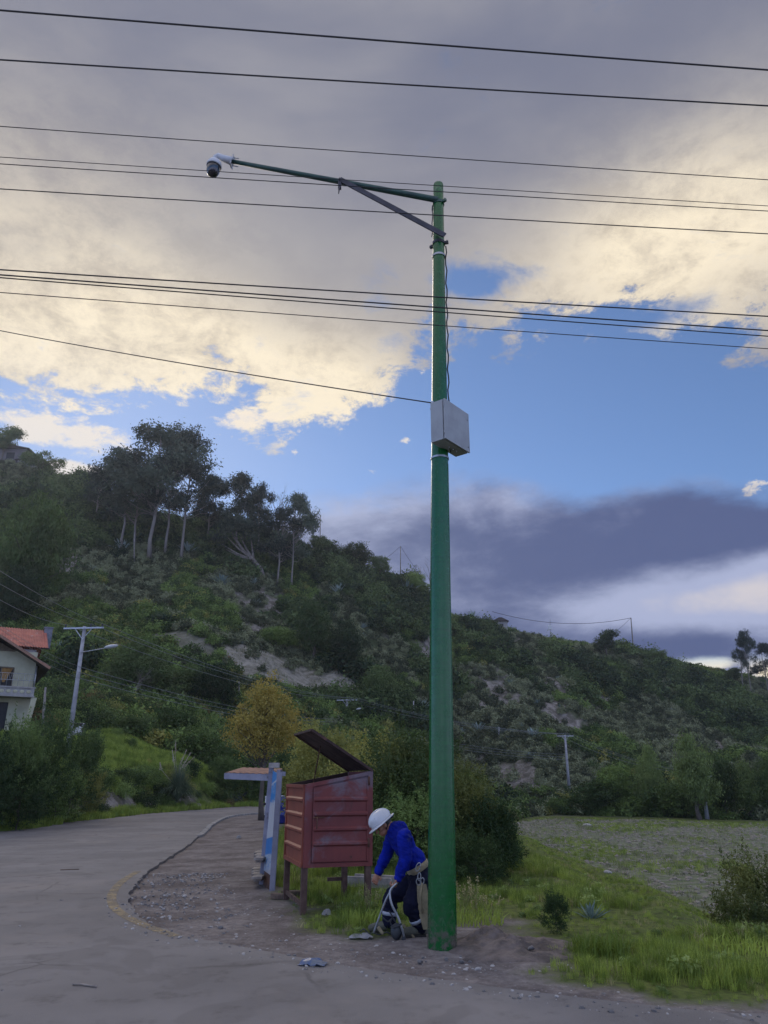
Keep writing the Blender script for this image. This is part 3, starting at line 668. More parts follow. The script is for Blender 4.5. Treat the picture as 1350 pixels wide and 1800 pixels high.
PL('eucalyptus_tree', 'thin eucalyptus between the dense one and the leafless tree', 'tree', 'euc1', 452, 985, 850, .8, 'eucalyptus trees on the left ridge')
PL('eucalyptus_tree', 'eucalyptus at the right end of the ridge row with bare pale lower trunk', 'tree', 'euc2', 512, 1035, 866, .85, 'eucalyptus trees on the left ridge')
PL('eucalyptus_tree', 'small dark eucalyptus filling the gap under the broadest ridge tree', 'tree', 'euc3', 236, 965, 815, 1.3, 'eucalyptus trees on the left ridge')
PL('eucalyptus_tree', 'low scraggly eucalyptus left of the whole ridge row', 'tree', 'euc3', 165, 920, 822, 1.1, 'eucalyptus trees on the left ridge')
PL('eucalyptus_tree', 'eucalyptus behind the airy one, showing between it and the dip', 'tree', 'euc1', 290, 975, 800, 1.2, 'eucalyptus trees on the left ridge')
PL('eucalyptus_tree', 'eucalyptus with dark crown behind the leafless tree on the ridge', 'tree', 'euc3', 487, 1030, 890, 1.1, 'eucalyptus trees on the left ridge')
PL('bare_tree', 'leafless upright tree at the right part of the eucalyptus row', 'tree', 'bare1', 487, 985, 842, .75)
PL('bare_tree', 'leafless tree half hidden behind the green pole on the ridge', 'tree', 'bare0', 772, 1062, 972, 1.1)
PL('ridge_tree', 'small dark tree on top of the hill at the left photo edge', 'tree', 'round0', 2, 812, 744, .9)
PL('ridge_tree', 'dark round tree beside the roofs on the far left ridge', 'tree', 'round2', 70, 845, 788, 1.2)
PL('ridge_tree', 'flat-topped tree beside the thin mast on the middle ridge', 'tree', 'round1', 727, 1050, 1005, 1.2)
PL('ridge_tree', 'round dark tree left of the leaning ridge pole at right', 'tree', 'round0', 1067, 1160, 1104, 1.05)
PL('ridge_tree', 'low double-crowned tree on the right ridge beyond the leaning pole', 'tree', 'round2', 1150, 1172, 1136, 1.3)
PL('ridge_tree', 'low dark tree at the foot of the tall right eucalyptus', 'tree', 'round0', 1290, 1205, 1172, 1.3)
PL('eucalyptus_tree', 'tall slender eucalyptus standing alone on the right ridge', 'tree', 'euc1', 1322, 1225, 1106, .62)
PL('eucalyptus_tree', 'eucalyptus cut by the right photo edge on the ridge', 'tree', 'euc2', 1352, 1225, 1130, 1.1)
for lb, px, pb, pt, wd, k in (('dark ridge tree nearest the right end of the eucalyptus row', 566, 985, 938, 1.2, 'round0'), ('broad dark ridge tree left of the thin mast', 622, 1005, 948, 1.2, 'round2'),
                              ('small dark ridge tree just left of the thin mast', 668, 1020, 975, 1.0, 'round0'), ('dark ridge tree between the two other crowns left of the mast', 594, 995, 945, 1.1, 'bush1'),
                              ('low dark tree on the slope just left of the thin mast foot', 690, 1045, 1000, 1.1, 'bush1')):
    PL('ridge_tree', lb, 'tree', k, px, pb, pt, wd, 'dark trees along the middle ridge')
PL('willowy_tree', 'drooping bright green tree in the middle of the hillside', 'tree', 'willow', 550, 1168, 1052, 1.0)
PL('hillside_tree', 'dark green tree right of the drooping hillside tree', 'tree', 'willowdark', 606, 1182, 1085, 1.05)
PL('hillside_tree', 'dark tree at the lower right end of the fallow terrace', 'tree', 'willowdark', 668, 1250, 1165, 1.2)
PL('hillside_tree', 'green tree above the left end of the fallow terrace', 'tree', 'bush0', 486, 1140, 1085, 1.3)
PL('big_tree', 'big rounded blue-green tree on the left above the house', 'tree', 'willow', 40, 1085, 868, .95)
PL('big_tree', 'lower dark tree between the big rounded tree and the red roof', 'tree', 'willowdark', 20, 1110, 990, 1.2)
PL('hillside_tree', 'dark spreading tree right of the concrete pole with street light', 'tree', 'willowdark', 235, 1220, 1120, 1.5, Y=78)
PL('hillside_tree', 'dark tree over the hollow at the centre left of the hill foot', 'tree', 'bush1', 300, 1240, 1150, 1.3, Y=80)
PL('hillside_tree', 'dark tree left of the yellow tree on the hill foot', 'tree', 'willowdark', 375, 1250, 1160, 1.3, Y=80)
PL('yellow_tree', 'golden yellow autumn tree beside the far bend of the road', 'tree', 'yellow', 459, 1443, 1166, .94, Y=33, sink=.05, rz=.4)
# tree line at the far side of the field
for i, (px, pt, k, wd, lb) in enumerate(((1228, 1286, 'willowlight', .8, 'tall feathery green tree at the far edge of the field'), (1146, 1306, 'willowlight', .8, 'slimmer green tree left of the tall feathery one by the field'),
        (1190, 1340, 'bush0', 1.1, 'green bush between the two feathery trees by the field'), (1080, 1335, 'round1', 1.0, 'thin-crowned tree left of the feathery trees by the field'),
        (1045, 1350, 'bush2', 1.2, 'green bush right of the wired pole at the field edge'), (1275, 1325, 'willow', .9, 'blue-green tree right of the tall feathery one by the field'), (1320, 1335, 'willowlight', .95, 'yellowish tree near the right end of the field'),
        (1358, 1325, 'willow', .9, 'green tree cut by the photo edge at the field end'), (1108, 1372, 'bush0', 1.2, 'low bush at the field edge left of the slimmer green tree'), (985, 1392, 'bush2', 1.0, 'low green bush under the wired pole at the field edge'))):
    p = P(px, 1425, Y=84); yb = float(np.interp(p.x / 84, HK, [HC[q][0][0] for q in HK])) + 2.5
    PL('field_tree', lb, 'tree', k, px, 1420, pt, wd * (1.25 if i == 0 else 1), 'trees along the far edge of the field', Y=yb - (4 if i == 0 else 0))
# the bushes behind the red box: dense shrubs
for i, (px, Yb, pt, k, wd, lb) in enumerate((
        (556, 24, 1275, 'broom1', .72, 'olive shrub under the right side of the yellow tree'), (575, 21, 1266, 'broom3', 1.0, 'olive shrub behind the raised lid of the red box'), (640, 17.5, 1292, 'broom1', 1.0, 'yellow-green shrub behind the right end of the red box'),
        (700, 16.0, 1268, 'broom3', .9, 'tallest yellow-topped shrub just left of the green pole'), (742, 15.2, 1298, 'broom1', .9, 'yellow-topped shrub right behind the worker'), (668, 14.6, 1375, 'broom0', 1.0, 'dark lower shrub between the red box and the worker'),
        (735, 14.0, 1385, 'broom2', 1.0, 'dark shrub directly behind the worker and his back'), (815, 14.6, 1335, 'broom1', .85, 'shrub with golden tips just right of the green pole'), (850, 14.2, 1392, 'broom0', .95, 'dark shrub right of the green pole'),
        (882, 14.6, 1440, 'broom2', .9, 'lowest dark shrub at the right end of the shrub row'), (835, 13.2, 1455, 'broom2', 1.1, 'near dark shrub low to the right of the pole'), (905, 18.5, 1470, 'broom0', 1.1, 'small shrub where the bank meets the field'),
        (602, 15.6, 1400, 'broom2', 1.0, 'dark shrub hidden behind the red box'), (545, 29, 1330, 'broom0', 1.0, 'dark shrub far behind the left corner of the red box'), (790, 18.5, 1325, 'broom3', 1.0, 'olive shrub behind the golden-tipped one'))):
    PL('shrub', lb, 'shrub', k, px, 1500, pt, wd * (1.15 if Yb < 20 else 1.0), 'shrubs behind the red box and the pole', Y=Yb, sink=.1)
# shrubs along the left of the road
for i, (px, Yb, pt, k, wd, lb) in enumerate((
        (5, 26.5, 1252, 'broom0', .75, 'tall shrub at the left photo edge beside the road'), (62, 29.0, 1246, 'broom2', .7, 'tallest roadside shrub under the balcony of the house'), (118, 31.5, 1262, 'broom0', .7, 'roadside shrub right of the tallest one under the house'),
        (30, 26.6, 1330, 'broom2', 1.0, 'lower shrub at the road edge below the house'), (95, 30.4, 1340, 'broom0', 1.0, 'lower leafy shrub in front of the tall roadside ones'), (-45, 25.0, 1262, 'broom2', .8, 'roadside shrub just outside the left edge'),
        (140, 33.6, 1345, 'broom3', .9, 'brownish-green shrub at the right end of the roadside ones'))):
    PL('roadside_shrub', lb, 'shrub', k, px, 1440, pt, wd, 'tall shrubs at the left of the road', Y=Yb, sink=.1)
for lb, px, Yb, pt, k, wd in (('dark shrub at the upper end of the grass terrace by the street-light pole', 172, 57, 1240, 'bush1', 1.2), ('round dark shrub on the grass terrace left of the white post', 232, 56, 1246, 'bush1', 1.3),
        ('bright green shrub right of the white post', 338, 57, 1258, 'bush0', 1.3), ('green shrub between the pampas grass and the yellow tree', 392, 56, 1285, 'bush2', 1.3), ('leafy shrub above the white stone wall end', 300, 62, 1222, 'bush0', 1.1)):
    PL('terrace_shrub', lb, 'shrub', k, px, 1330, pt, wd, 'shrubs on the grass terrace', Y=Yb)
PL('bare_shrub', 'pale leafless branches in front of the dark hollow', 'shrub', 'bare2', 225, 1225, 1160, 1.3, Y=72)
PL('bank_shrub', 'dark leafy shrub behind the shelter roof', 'shrub', 'broom0', 440, 1425, 1345, 1.2, Y=51, sink=.1)
PL('bank_shrub', 'dark leafy shrub left of the shelter roof at the far bend', 'shrub', 'broom2', 385, 1425, 1325, 1.2, Y=50, sink=.1)
PL('bank_shrub', 'dark tall shrub behind the red box where the road goes out of sight', 'shrub', 'broom2', 505, 1425, 1300, 1.2, Y=53, sink=.1)
PL('young_conifer', 'small dense upright shrub on the grass slope right of the dirt mound', 'shrub', 'broom0', 980, 1645, 1560, .85, at=P(980, 1645, Y=9.25)[:2], sink=.03)
PL('verge_bush', 'fine-leaved bush at the right photo edge above the verge', 'shrub', 'broom3', 1325, 1625, 1482, .85, Y=13.6, sink=.1)
# the leaning pale-trunked tree on the ridge slope
g = G(466, 1022); lr = root('leaning_tree', g, 'pale-trunked tree leaning left on the slope below the eucalyptus row', 'tree')
mb = MB(); D = g.y
def wp(px, py, dy=0): return P(px, py, Y=D + dy) - g
mb.tube([Vector((0, 0, -.5)), wp(458, 1000), wp(446, 985), wp(428, 968, 1), wp(412, 945, 1), wp(404, 925)], [.5, .42, .36, .28, .2, .1], 7)
for e in ((398, 966), (388, 955), (420, 938), (440, 935), (395, 940)): mb.tube([wp(446, 985), wp((446 + e[0]) / 2, (985 + e[1]) / 2 + 3, .5), wp(e[0], e[1], 1)], [.24, .16, .06], 5)
mb.build('trunk', M_pale_bark, lr)
rng = np.random.default_rng(5); lob = [(*wp(px, py), r_, r_, r_ * .7) for px, py, r_ in ((400, 930, 2.4), (425, 920, 2.6), (448, 925, 2.3), (385, 945, 1.8), (410, 912, 2.0), (440, 945, 1.6))]
C, out, cc_ = clump_points(lob, 150, 34, .45, rng, .4, zmin=-99); V, Fq = leaf_quads(C, .42, rng, out, .5, .4, 1.0); link('crown', np_mesh('crown', V, Fq, M_euc), lr)

# ------------------------------------------------------------------ scattering (uncountable cover only)
pcol = bpy.data.collections.new('scatter_sources')
def proto_obj(name, me):
    o = bpy.data.objects.new(name, me); return o
def scatter(name, label, pts, rz, sc, ix, protos, tilt=None):
    c_ = bpy.data.collections.new(name + '_sources')
    for i, me_ in enumerate(protos): c_.objects.link(proto_obj('%s_source_%02d' % (name, i), me_))
    me_ = bpy.data.meshes.new(name); pts = np.asarray(pts, np.float32); me_.vertices.add(len(pts)); me_.vertices.foreach_set('co', pts.ravel())
    for nm, ar, ty in (('rz', rz, 'FLOAT'), ('sc', sc, 'FLOAT'), ('ix', ix, 'INT'), ('tl', tilt if tilt is not None else np.zeros(len(pts)), 'FLOAT')):
        a = me_.attributes.new(nm, ty, 'POINT'); a.data.foreach_set('value', np.asarray(ar, np.int32 if ty == 'INT' else np.float32))
    o = link(name, me_)
    ng = bpy.data.node_groups.new(name, 'GeometryNodeTree'); ng.interface.new_socket('Geometry', in_out='INPUT', socket_type='NodeSocketGeometry'); ng.interface.new_socket('Geometry', in_out='OUTPUT', socket_type='NodeSocketGeometry')
    n = ng.nodes; l = ng.links; gi = n.new('NodeGroupInput'); go = n.new('NodeGroupOutput'); ci = n.new('GeometryNodeCollectionInfo')
    ci.inputs['Collection'].default_value = c_; ci.inputs['Separate Children'].default_value = True; ci.inputs['Reset Children'].default_value = True
    def na(nm, ty):
        q = n.new('GeometryNodeInputNamedAttribute'); q.data_type = ty; q.inputs[0].default_value = nm; return q.outputs['Attribute']
    ip = n.new('GeometryNodeInstanceOnPoints'); cx = n.new('ShaderNodeCombineXYZ'); l.new(na('rz', 'FLOAT'), cx.inputs[2]); l.new(na('tl', 'FLOAT'), cx.inputs[0])
    l.new(gi.outputs[0], ip.inputs['Points']); l.new(ci.outputs[0], ip.inputs['Instance']); ip.inputs['Pick Instance'].default_value = True
    l.new(na('ix', 'INT'), ip.inputs['Instance Index']); l.new(cx.outputs[0], ip.inputs['Rotation']); l.new(na('sc', 'FLOAT'), ip.inputs['Scale'])
    l.new(ip.outputs[0], go.inputs[0]); md = o.modifiers.new('scatter', 'NODES'); md.node_group = ng
    return tag(o, label, kind='stuff')
def scrub(seed, lmat, n=26, per=15, ls=.16, flat=.8, droop=0, aspect=.5):
    rng = np.random.default_rng(seed); C, out, _ = clump_points([(0, 0, .38 * flat, .5, .5, .45 * flat), (.3, .1, .3 * flat, .35, .35, .35 * flat), (-.25, -.2, .3 * flat, .35, .35, .38 * flat)], n, per, .11, rng, .55, zmin=-.1)
    V, Fq = leaf_quads(C, ls, rng, out, .7, aspect, droop); return np_mesh('scrub', V, Fq, lmat)
def rosette(seed, lmat=M_blue, n=34, L=1.0):
    rng = random.Random(seed); V = []; Fq = []
    for i in range(n):
        a = i * 2.4 + rng.uniform(-.2, .2); e = R(18 + 62 * (i / n) ** .8) ; ln = L * (.75 + .3 * rng.random()) * (1 - .25 * i / n); wd = .085 * L
        d = Vector((math.cos(a), math.sin(a), 0)); s_ = Vector((-math.sin(a), math.cos(a), 0)); pts = []
        for q, (u, ww) in enumerate(((0.04, .7), (.35, 1.0), (.72, .7), (1, .02))):
            c_ = d * (ln * u * math.cos(e)) + Vector((0, 0, ln * u * math.sin(e) - .12 * u * u * ln)); pts.append((c_ - s_ * wd * ww / 2 + Vector((0, 0, .03 * ww * L)), c_ + s_ * wd * ww / 2 + Vector((0, 0, .03 * ww * L)), c_))
        o_ = len(V)
        for l_, r_, c_ in pts: V += [l_, c_ - Vector((0, 0, .0)), r_]
        for q in range(3):
            b_ = o_ + q * 3; Fq += [(b_, b_ + 3, b_ + 4, b_ + 1), (b_ + 1, b_ + 4, b_ + 5, b_ + 2)]
    return np_mesh('rosette', [tuple(v) for v in V], Fq, lmat)
DARKB = [(G(px, py), rx, ry, s) for px, py, rx, ry, s in ((640, 1040, 9, 12, 1), (720, 1080, 9, 14, 1), (730, 1150, 6, 10, .9), (600, 1010, 10, 10, .9), (1090, 1190, 10, 14, 1), (1140, 1220, 10, 12, .9), (1200, 1200, 12, 12, .9), (880, 1150, 8, 12, .9), (905, 1170, 6, 8, .8),
         (330, 940, 30, 14, 1), (230, 930, 26, 16, 1), (450, 960, 22, 10, .9), (60, 900, 24, 20, .8), (1250, 1270, 12, 12, .8), (1010, 1180, 8, 12, .6), (640, 1215, 7, 9, .9), (1320, 1260, 14, 14, .7), (520, 1090, 7, 6, .5), (280, 1100, 4, 4, .8), (1060, 1240, 6, 8, .6), (40, 960, 20, 20, .8), (1110, 1130, 14, 10, .7))]
rng = np.random.default_rng(77)
N = 46000
kq = rng.uniform(-.85, .85, N); yq = 56 + 150 * rng.random(N) ** .9; xq = kq * yq
_, y0q = hill_col(kq, yq)
dark = np.zeros(N)
for g, rx, ry, s in DARKB: dark = np.maximum(dark, s * np.exp(-(((xq - g.x) / rx) ** 2 + ((yq - g.y) / ry) ** 2)))
n_a = fbm(xq * .09, yq * .05, 4, 140); n_b = fbm(xq * .3, yq * .2, 3, 150)
bare_q = zone_bare(xq, yq); ter = zone_terrace(xq, yq)
keep = (yq > y0q + 1.5) & (rng.random(N) > bare_q * .93) & (rng.random(N) > (ter > .3) * .96) & (rng.random(N) < .62 + 1.0 * sstep(.35, .6, n_a + dark * .3))
# keep the tiny grass field side clean of scrub
keep &= ~((kq > .1) & (yq < y0q + 12) & (rng.random(N) < .5))
dk = ((dark + (n_b - .5) * 1.2 + (n_a - .5)) > .52) & ~((kq > .08) & (yq < y0q + 14))
green = fbm(xq * .12 + 40, yq * .07, 3, 160) > .57
low = yq < 95
green |= low & (rng.random(N) < .7)
ix = np.where(dk, rng.integers(0, 3, N), np.where(green, rng.choice([3, 4, 3, 4, 5], N), rng.integers(6, 9, N)))
ix = np.where((rng.random(N) < .018) & ~dk & ~low, 9, ix)
ix = np.where((rng.random(N) < .05) & low, 10, ix)
scq = np.where(ix < 3, rng.uniform(1.8, 3.4, N) + 1.6 * (rng.random(N) < .15), np.where(ix < 6, rng.uniform(.9, 2.5, N), rng.uniform(.8, 1.9, N))) * np.where(ix == 9, 1.1, 1)
keep &= ~((dk) & (rng.random(N) < .45))
protos = [scrub(1, M_dark, 60, 22, .13, .95), scrub(2, M_dark, 60, 22, .12, 1.1), scrub(3, M_dark, 50, 22, .14, .8), scrub(4, M_mid, 44, 20, .13), scrub(5, M_mid, 44, 20, .13, .9), scrub(6, M_olive, 40, 20, .14, .7),
          scrub(7, M_grey, 30, 14, .24, 1.0, aspect=.3), scrub(8, M_grey, 30, 14, .22, 1.15, aspect=.3), scrub(9, M_grey, 26, 13, .3, .9, aspect=.22), rosette(3), scrub(10, M_redsh, 40, 18, .14, .7)]
zq = H(xq, yq) - .12 * scq
scatter('hillside_scrub', 'grey-green and dark scrub covering the steep hillside', np.stack([xq, yq, zq], 1)[keep], rng.uniform(0, 6.28, N)[keep], scq[keep], ix[keep], protos)
# undergrowth on the low bank left of the road and along the far bend
N = 3600; xq = rng.uniform(-40, 6, N); yq = rng.uniform(24, 72, N); kq = xq / yq; _, y0q = hill_col(kq, yq)
dd = yq - y0q; bq = zone_bare(xq, yq)
tallband = (dd > .8) & (dd < 5.0); terr_g = (dd > 5.0) & (dd < 22) & (kq < -.2)
keep = (dd > .3) & (rng.random(N) > bq * .75) & (rng.random(N) < np.where(tallband, 1.0, np.where(terr_g, .03, .75))) & (kq > -.8) & (kq < .1)
sc_ = np.where(tallband, np.where(kq < -.2, rng.uniform(.5, 1.25, N), rng.uniform(.7, 1.7, N)), np.where(terr_g, rng.uniform(.4, 1.0, N), rng.uniform(.8, 2.4, N))) * np.where(dd < 1.5, .6, 1.0)
pb_ = [scrub(21, M_near, 110, 26, .06), scrub(22, M_mid, 110, 26, .06, 1.0), scrub(23, M_dark, 110, 26, .065, 1.0), scrub(24, M_olive, 100, 26, .06), scrub(25, M_redsh, 90, 22, .06)]
ixx = np.where(rng.random(N) < .035, 4, rng.integers(0, 4, N))
scatter('bank_undergrowth', 'green undergrowth on the bank along the far side of the road', np.stack([xq, yq, H(xq, yq) - .1], 1)[keep], rng.uniform(0, 6.28, N)[keep], sc_[keep], ixx[keep], pb_)
# ---- grass
def tuft(seed, n=34, h=1.0, spread=.35, lean=.35, wdt=.022, lmat=M_grass):
    r_ = random.Random(seed); V = []; Fq = []
    for i in range(n):
        a = r_.uniform(0, 6.28); q = r_.random() ** .5 * spread; p = Vector((math.cos(a) * q, math.sin(a) * q, -.03)); b_ = r_.uniform(0, 6.28)
        ln = h * r_.uniform(.45, 1); le = abs(r_.gauss(0, lean)); d = Vector((math.cos(b_), math.sin(b_), 0)); s_ = Vector((-math.sin(b_ + .8), math.cos(b_ + .8), 0)) * wdt * r_.uniform(.7, 1.3) / 2
        p1 = p + d * ln * le * .3 + Vector((0, 0, ln * .5)); p2 = p + d * ln * le + Vector((0, 0, ln * (1 - le * .35)))
        o_ = len(V); V += [p - s_, p + s_, p1 + s_ * .9, p1 - s_ * .9, p2 + s_ * .1, p2 - s_ * .1]; Fq += [(o_, o_ + 1, o_ + 2, o_ + 3), (o_ + 3, o_ + 2, o_ + 4, o_ + 5)]
    return np_mesh('tuft', [tuple(v) for v in V], Fq, lmat)
gp = [tuft(1), tuft(2, 40, 1, .4), tuft(3, 30, 1, .3, .5), tuft(4, 26, 1, .35, .6, .02, M_drygrass)]
N = 60000; xq = rng.uniform(-3.5, 13, N); yq = 6 + 50 * rng.random(N) ** 1.7
gz_ = zone_grass(xq, yq); gz_ = np.maximum(gz_, (xq > 3.1) * in_poly(xq, yq, grass_poly)); gz_ = np.where(zone_field(xq, yq) > .4, 0, gz_)
cov = fbm(xq * 1.1, yq * 1.1, 3, 200); thin = sstep(1.0, .15, dist_line(xq, yq, [tuple(p) for p in grass_edge]))
keep = (gz_ > .35) & (rng.random(N) < (.35 + .9 * sstep(.35, .6, cov)) * (1 - .55 * thin)) & ~in_poly(xq, yq, road_poly) & (xq / yq < .62)
hts = (.07 + .17 * sstep(.40, .72, cov) + rng.uniform(0, .05, N)) * np.where(xq > 2.0, .85, 1.15) * np.where((xq > 3.3) & (yq > 9.0), .5, 1.0) * (1 - .45 * thin) * (1 + .012 * np.clip(yq - 12, 0, 40))
dryf = fbm(xq * .6 + 3, yq * .6, 3, 222); ixx = np.where(rng.random(N) < .06 + .30 * sstep(.5, .65, dryf), 3, rng.integers(0, 3, N))
scatter('grass', 'green grass on the verge and the slope down to the field', np.stack([xq, yq, H(xq, yq) - .01], 1)[keep], rng.uniform(0, 6.28, N)[keep], hts[keep], np.where(rng.random(N) < .02, 4, ixx)[keep], gp + [scrub(51, M_light, 22, 12, .24, .9, aspect=.5)])
# terrace grass and roadside grass at left
N = 34000; xq = rng.uniform(-36, -6, N); yq = rng.uniform(24, 76, N); kq = xq / yq; _, y0q = hill_col(kq, yq); dd = yq - y0q
keep = (kq > -.62) & ((dd > -.6) & (dd < 1.6) | (dd > 3) & (dd < 28)) & ~in_poly(xq, yq, road_poly)
scatter('terrace_grass', 'short bright grass on the terrace left of the road', np.stack([xq, yq, H(xq, yq)], 1)[keep], rng.uniform(0, 6.28, N)[keep], rng.uniform(.18, .42, N)[keep], rng.integers(0, 3, N)[keep], [tuft(61, 40, 1, .5, .5, .05, M_lawn), tuft(62, 40, 1, .5, .5, .05, M_lawn), tuft(63, 40, 1, .5, .6, .05, M_grass)])
# sparse weeds and clods on the harvested field
N = 26000; xq = rng.uniform(8, 52, N); yq = 19 + 66 * rng.random(N) ** 1.2; zf = zone_field(xq, yq)
ra = R(14); ur = xq * math.cos(ra) - yq * math.sin(ra); vr = xq * math.sin(ra) + yq * math.cos(ra); vr = np.where(rng.random(N) < .75, np.round(vr / .9) * .9 + rng.normal(size=N) * .12, vr); xq = ur * math.cos(ra) + vr * math.sin(ra); yq = -ur * math.sin(ra) + vr * math.cos(ra); zf = zone_field(xq, yq)
wd_ = fbm(xq * .35, yq * .2, 3, 31); keep = (zf > .5) & (rng.random(N) < .25 + 1.2 * sstep(.45, .65, wd_)) & (xq / yq < .62)
M_stub = leaf_mat('stubble', (.13, .14, .075), (.34, .33, .21), .3, .4, .7); fp = [tuft(11, 16, 1, .6, .8, .05, M_stub), tuft(12, 16, 1, .6, .8, .05, M_grass), tuft(13, 10, 1, .7, 1.2, .05, M_stub)]
scatter('field_stubble', 'dry stubble and weeds on the harvested field', np.stack([xq, yq, H(xq, yq)], 1)[keep], rng.uniform(0, 6.28, N)[keep], rng.uniform(.12, .34, N)[keep], np.where((wd_ > .60) | (rng.random(N) < .22), 1, rng.choice([0, 2], N))[keep], fp)
# ---- stones
M_stone = mat('stone', (.26, .25, .25), .9, col2=(.15, .14, .14), nscale=9, bump=.01)
def stone(seed, m_=M_stone, sub=2):
    bm = bmesh.new(); bmesh.ops.create_icosphere(bm, subdivisions=sub, radius=1); r_ = random.Random(seed); q = [Vector([r_.gauss(0, 1) for _ in range(3)]).normalized() for _ in range(7)]; dd_ = [r_.uniform(.45, .85) for _ in q]
    for v in bm.verts:
        for n_, d_ in zip(q, dd_):
            k = v.co.dot(n_)
            if k > d_: v.co -= n_ * (k - d_)
        v.co.z *= .7
    me_ = bpy.data.meshes.new('stone'); bm.to_mesh(me_); bm.free(); me_.materials.append(m_); return me_
M_stone2 = mat('pale_stone', (.42, .40, .38), .9, col2=(.27, .25, .24), nscale=9)
sp = [stone(1), stone(2), stone(3), stone(4, M_stone2), stone(5, M_stone2)]
N = 34000; xq = rng.uniform(-4.8, 5, N); yq = 5.0 + 10 * rng.random(N) ** 1.3
dri = dist_line(xq, yq, [tuple(p) for p in inner]); isr = in_poly(xq, yq, road_poly)
den = fbm(xq * 1.4, yq * 1.4, 3, 303)
keep = ((~isr) & (zone_grass(xq, yq) < .6) & (rng.random(N) < .30 + .9 * sstep(.42, .62, den)) & (dri < 3.4)) | (isr & (dri < .35) & (rng.random(N) < .35) & (yq < 12)) | (isr & (rng.random(N) < .0015))
scs = .005 + .022 * rng.random(N) ** 5 + .012 * (rng.random(N) < .02); zz = np.where(isr, 0, H(xq, yq) - .02)
scatter('gravel', 'loose gravel scattered over the bare shoulder', np.stack([xq, yq, zz], 1)[keep], rng.uniform(0, 6.28, N)[keep], scs[keep], rng.integers(0, 5, N)[keep], sp)
# clods on the field
N = 9000; xq = rng.uniform(8.6, 45, N); yq = 20 + 60 * rng.random(N) ** 1.1; keep = (zone_field(xq, yq) > .6) & (xq / yq < .62)
M_clod = mat('clod', (.30, .265, .22), .95, col2=(.18, .155, .12), nscale=4)
# stubble on the cleared strip of the hillside
N2 = 420; bx_ = [p[0] for p in TERR]; by_ = [p[1] for p in TERR]; xt = rng.uniform(min(bx_), max(bx_), N2); yt = rng.uniform(min(by_), max(by_), N2); kt = in_poly(xt, yt, TERR)
scatter('strip_stubble', 'grey-green stubble on the cleared strip across the hill', np.stack([xt, yt, H(xt, yt)], 1)[kt], rng.uniform(0, 6.28, N2)[kt], rng.uniform(.3, .8, N2)[kt], rng.choice([0, 2], N2)[kt], fp)
scatter('field_rubble', 'dry clods of earth on the harvested field', np.stack([xq, yq, H(xq, yq)], 1)[keep], rng.uniform(0, 6.28, N)[keep], rng.uniform(.04, .16, N)[keep], rng.integers(0, 2, N)[keep], [stone(8, M_clod, 1), stone(9, M_clod, 1)])
# ------------------------------------------------------------------ materials of made things
M_green = bpy.data.materials.new('green_enamel'); M_green.use_nodes = True; t = NT(M_green.node_tree); b = t.n['Principled BSDF']
oc = t.node('ShaderNodeTexCoord').outputs['Object']
brn = t.noise(t.node('ShaderNodeMapping', ins={0: oc, 3: (1, 1, 9)}).outputs[0], 6, 6, .7); sc1 = t.noise(t.node('ShaderNodeMapping', ins={0: oc, 3: (1, 1, .5)}).outputs[0], 14, 6, .7)
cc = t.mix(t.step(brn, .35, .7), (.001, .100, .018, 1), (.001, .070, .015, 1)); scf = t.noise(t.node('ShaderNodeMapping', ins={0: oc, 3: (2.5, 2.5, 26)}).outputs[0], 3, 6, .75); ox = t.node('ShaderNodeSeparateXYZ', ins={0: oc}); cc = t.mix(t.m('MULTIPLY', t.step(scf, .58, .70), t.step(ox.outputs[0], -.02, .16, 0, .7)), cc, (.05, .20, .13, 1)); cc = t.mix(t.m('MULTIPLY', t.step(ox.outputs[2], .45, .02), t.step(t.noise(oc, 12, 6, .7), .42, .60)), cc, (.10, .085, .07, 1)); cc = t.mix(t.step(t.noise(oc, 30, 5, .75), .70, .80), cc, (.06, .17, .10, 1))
t.l.new(cc, b.inputs['Base Color']); t.l.new(t.step(sc1, .3, .7, .16, .32), b.inputs['Roughness']); b.inputs['Specular IOR Level'].default_value = .5; b.inputs['Coat Weight'].default_value = .05; b.inputs['Coat Roughness'].default_value = .18
t.l.new(t.node('ShaderNodeBump', ins={'Strength': .45, 'Distance': .002, 'Height': t.m('ADD', brn, t.m('MULTIPLY', t.noise(oc, 22, 4, .6), .5))}).outputs[0], b.inputs['Normal'])
M_dgreen = mat('dark_green_steel', (.012, .060, .042), .45, col2=(.010, .04, .035), nscale=8)
M_dsteel = mat('dark_purple_steel', (.030, .028, .045), .5, col2=(.02, .02, .03), nscale=8)
M_galv = mat('galvanised', (.42, .43, .45), .42, metal=.7, col2=(.28, .29, .31), nscale=12)
M_white = mat('white_plastic', (.50, .51, .53), .4, col2=(.52, .53, .55), nscale=5)
M_dome = mat('smoked_dome', (.012, .012, .02), .12, col2=(.01, .01, .015), coat=.6)
M_box = mat('grey_enclosure', (.33, .34, .345), .45, col2=(.27, .28, .29), nscale=4)
M_black = mat('black_cable', (.012, .012, .015), .6, col2=(.02, .02, .022))
M_rust = mat('rust', (.13, .055, .03), .85, col2=(.07, .035, .025), nscale=14, bump=.004)

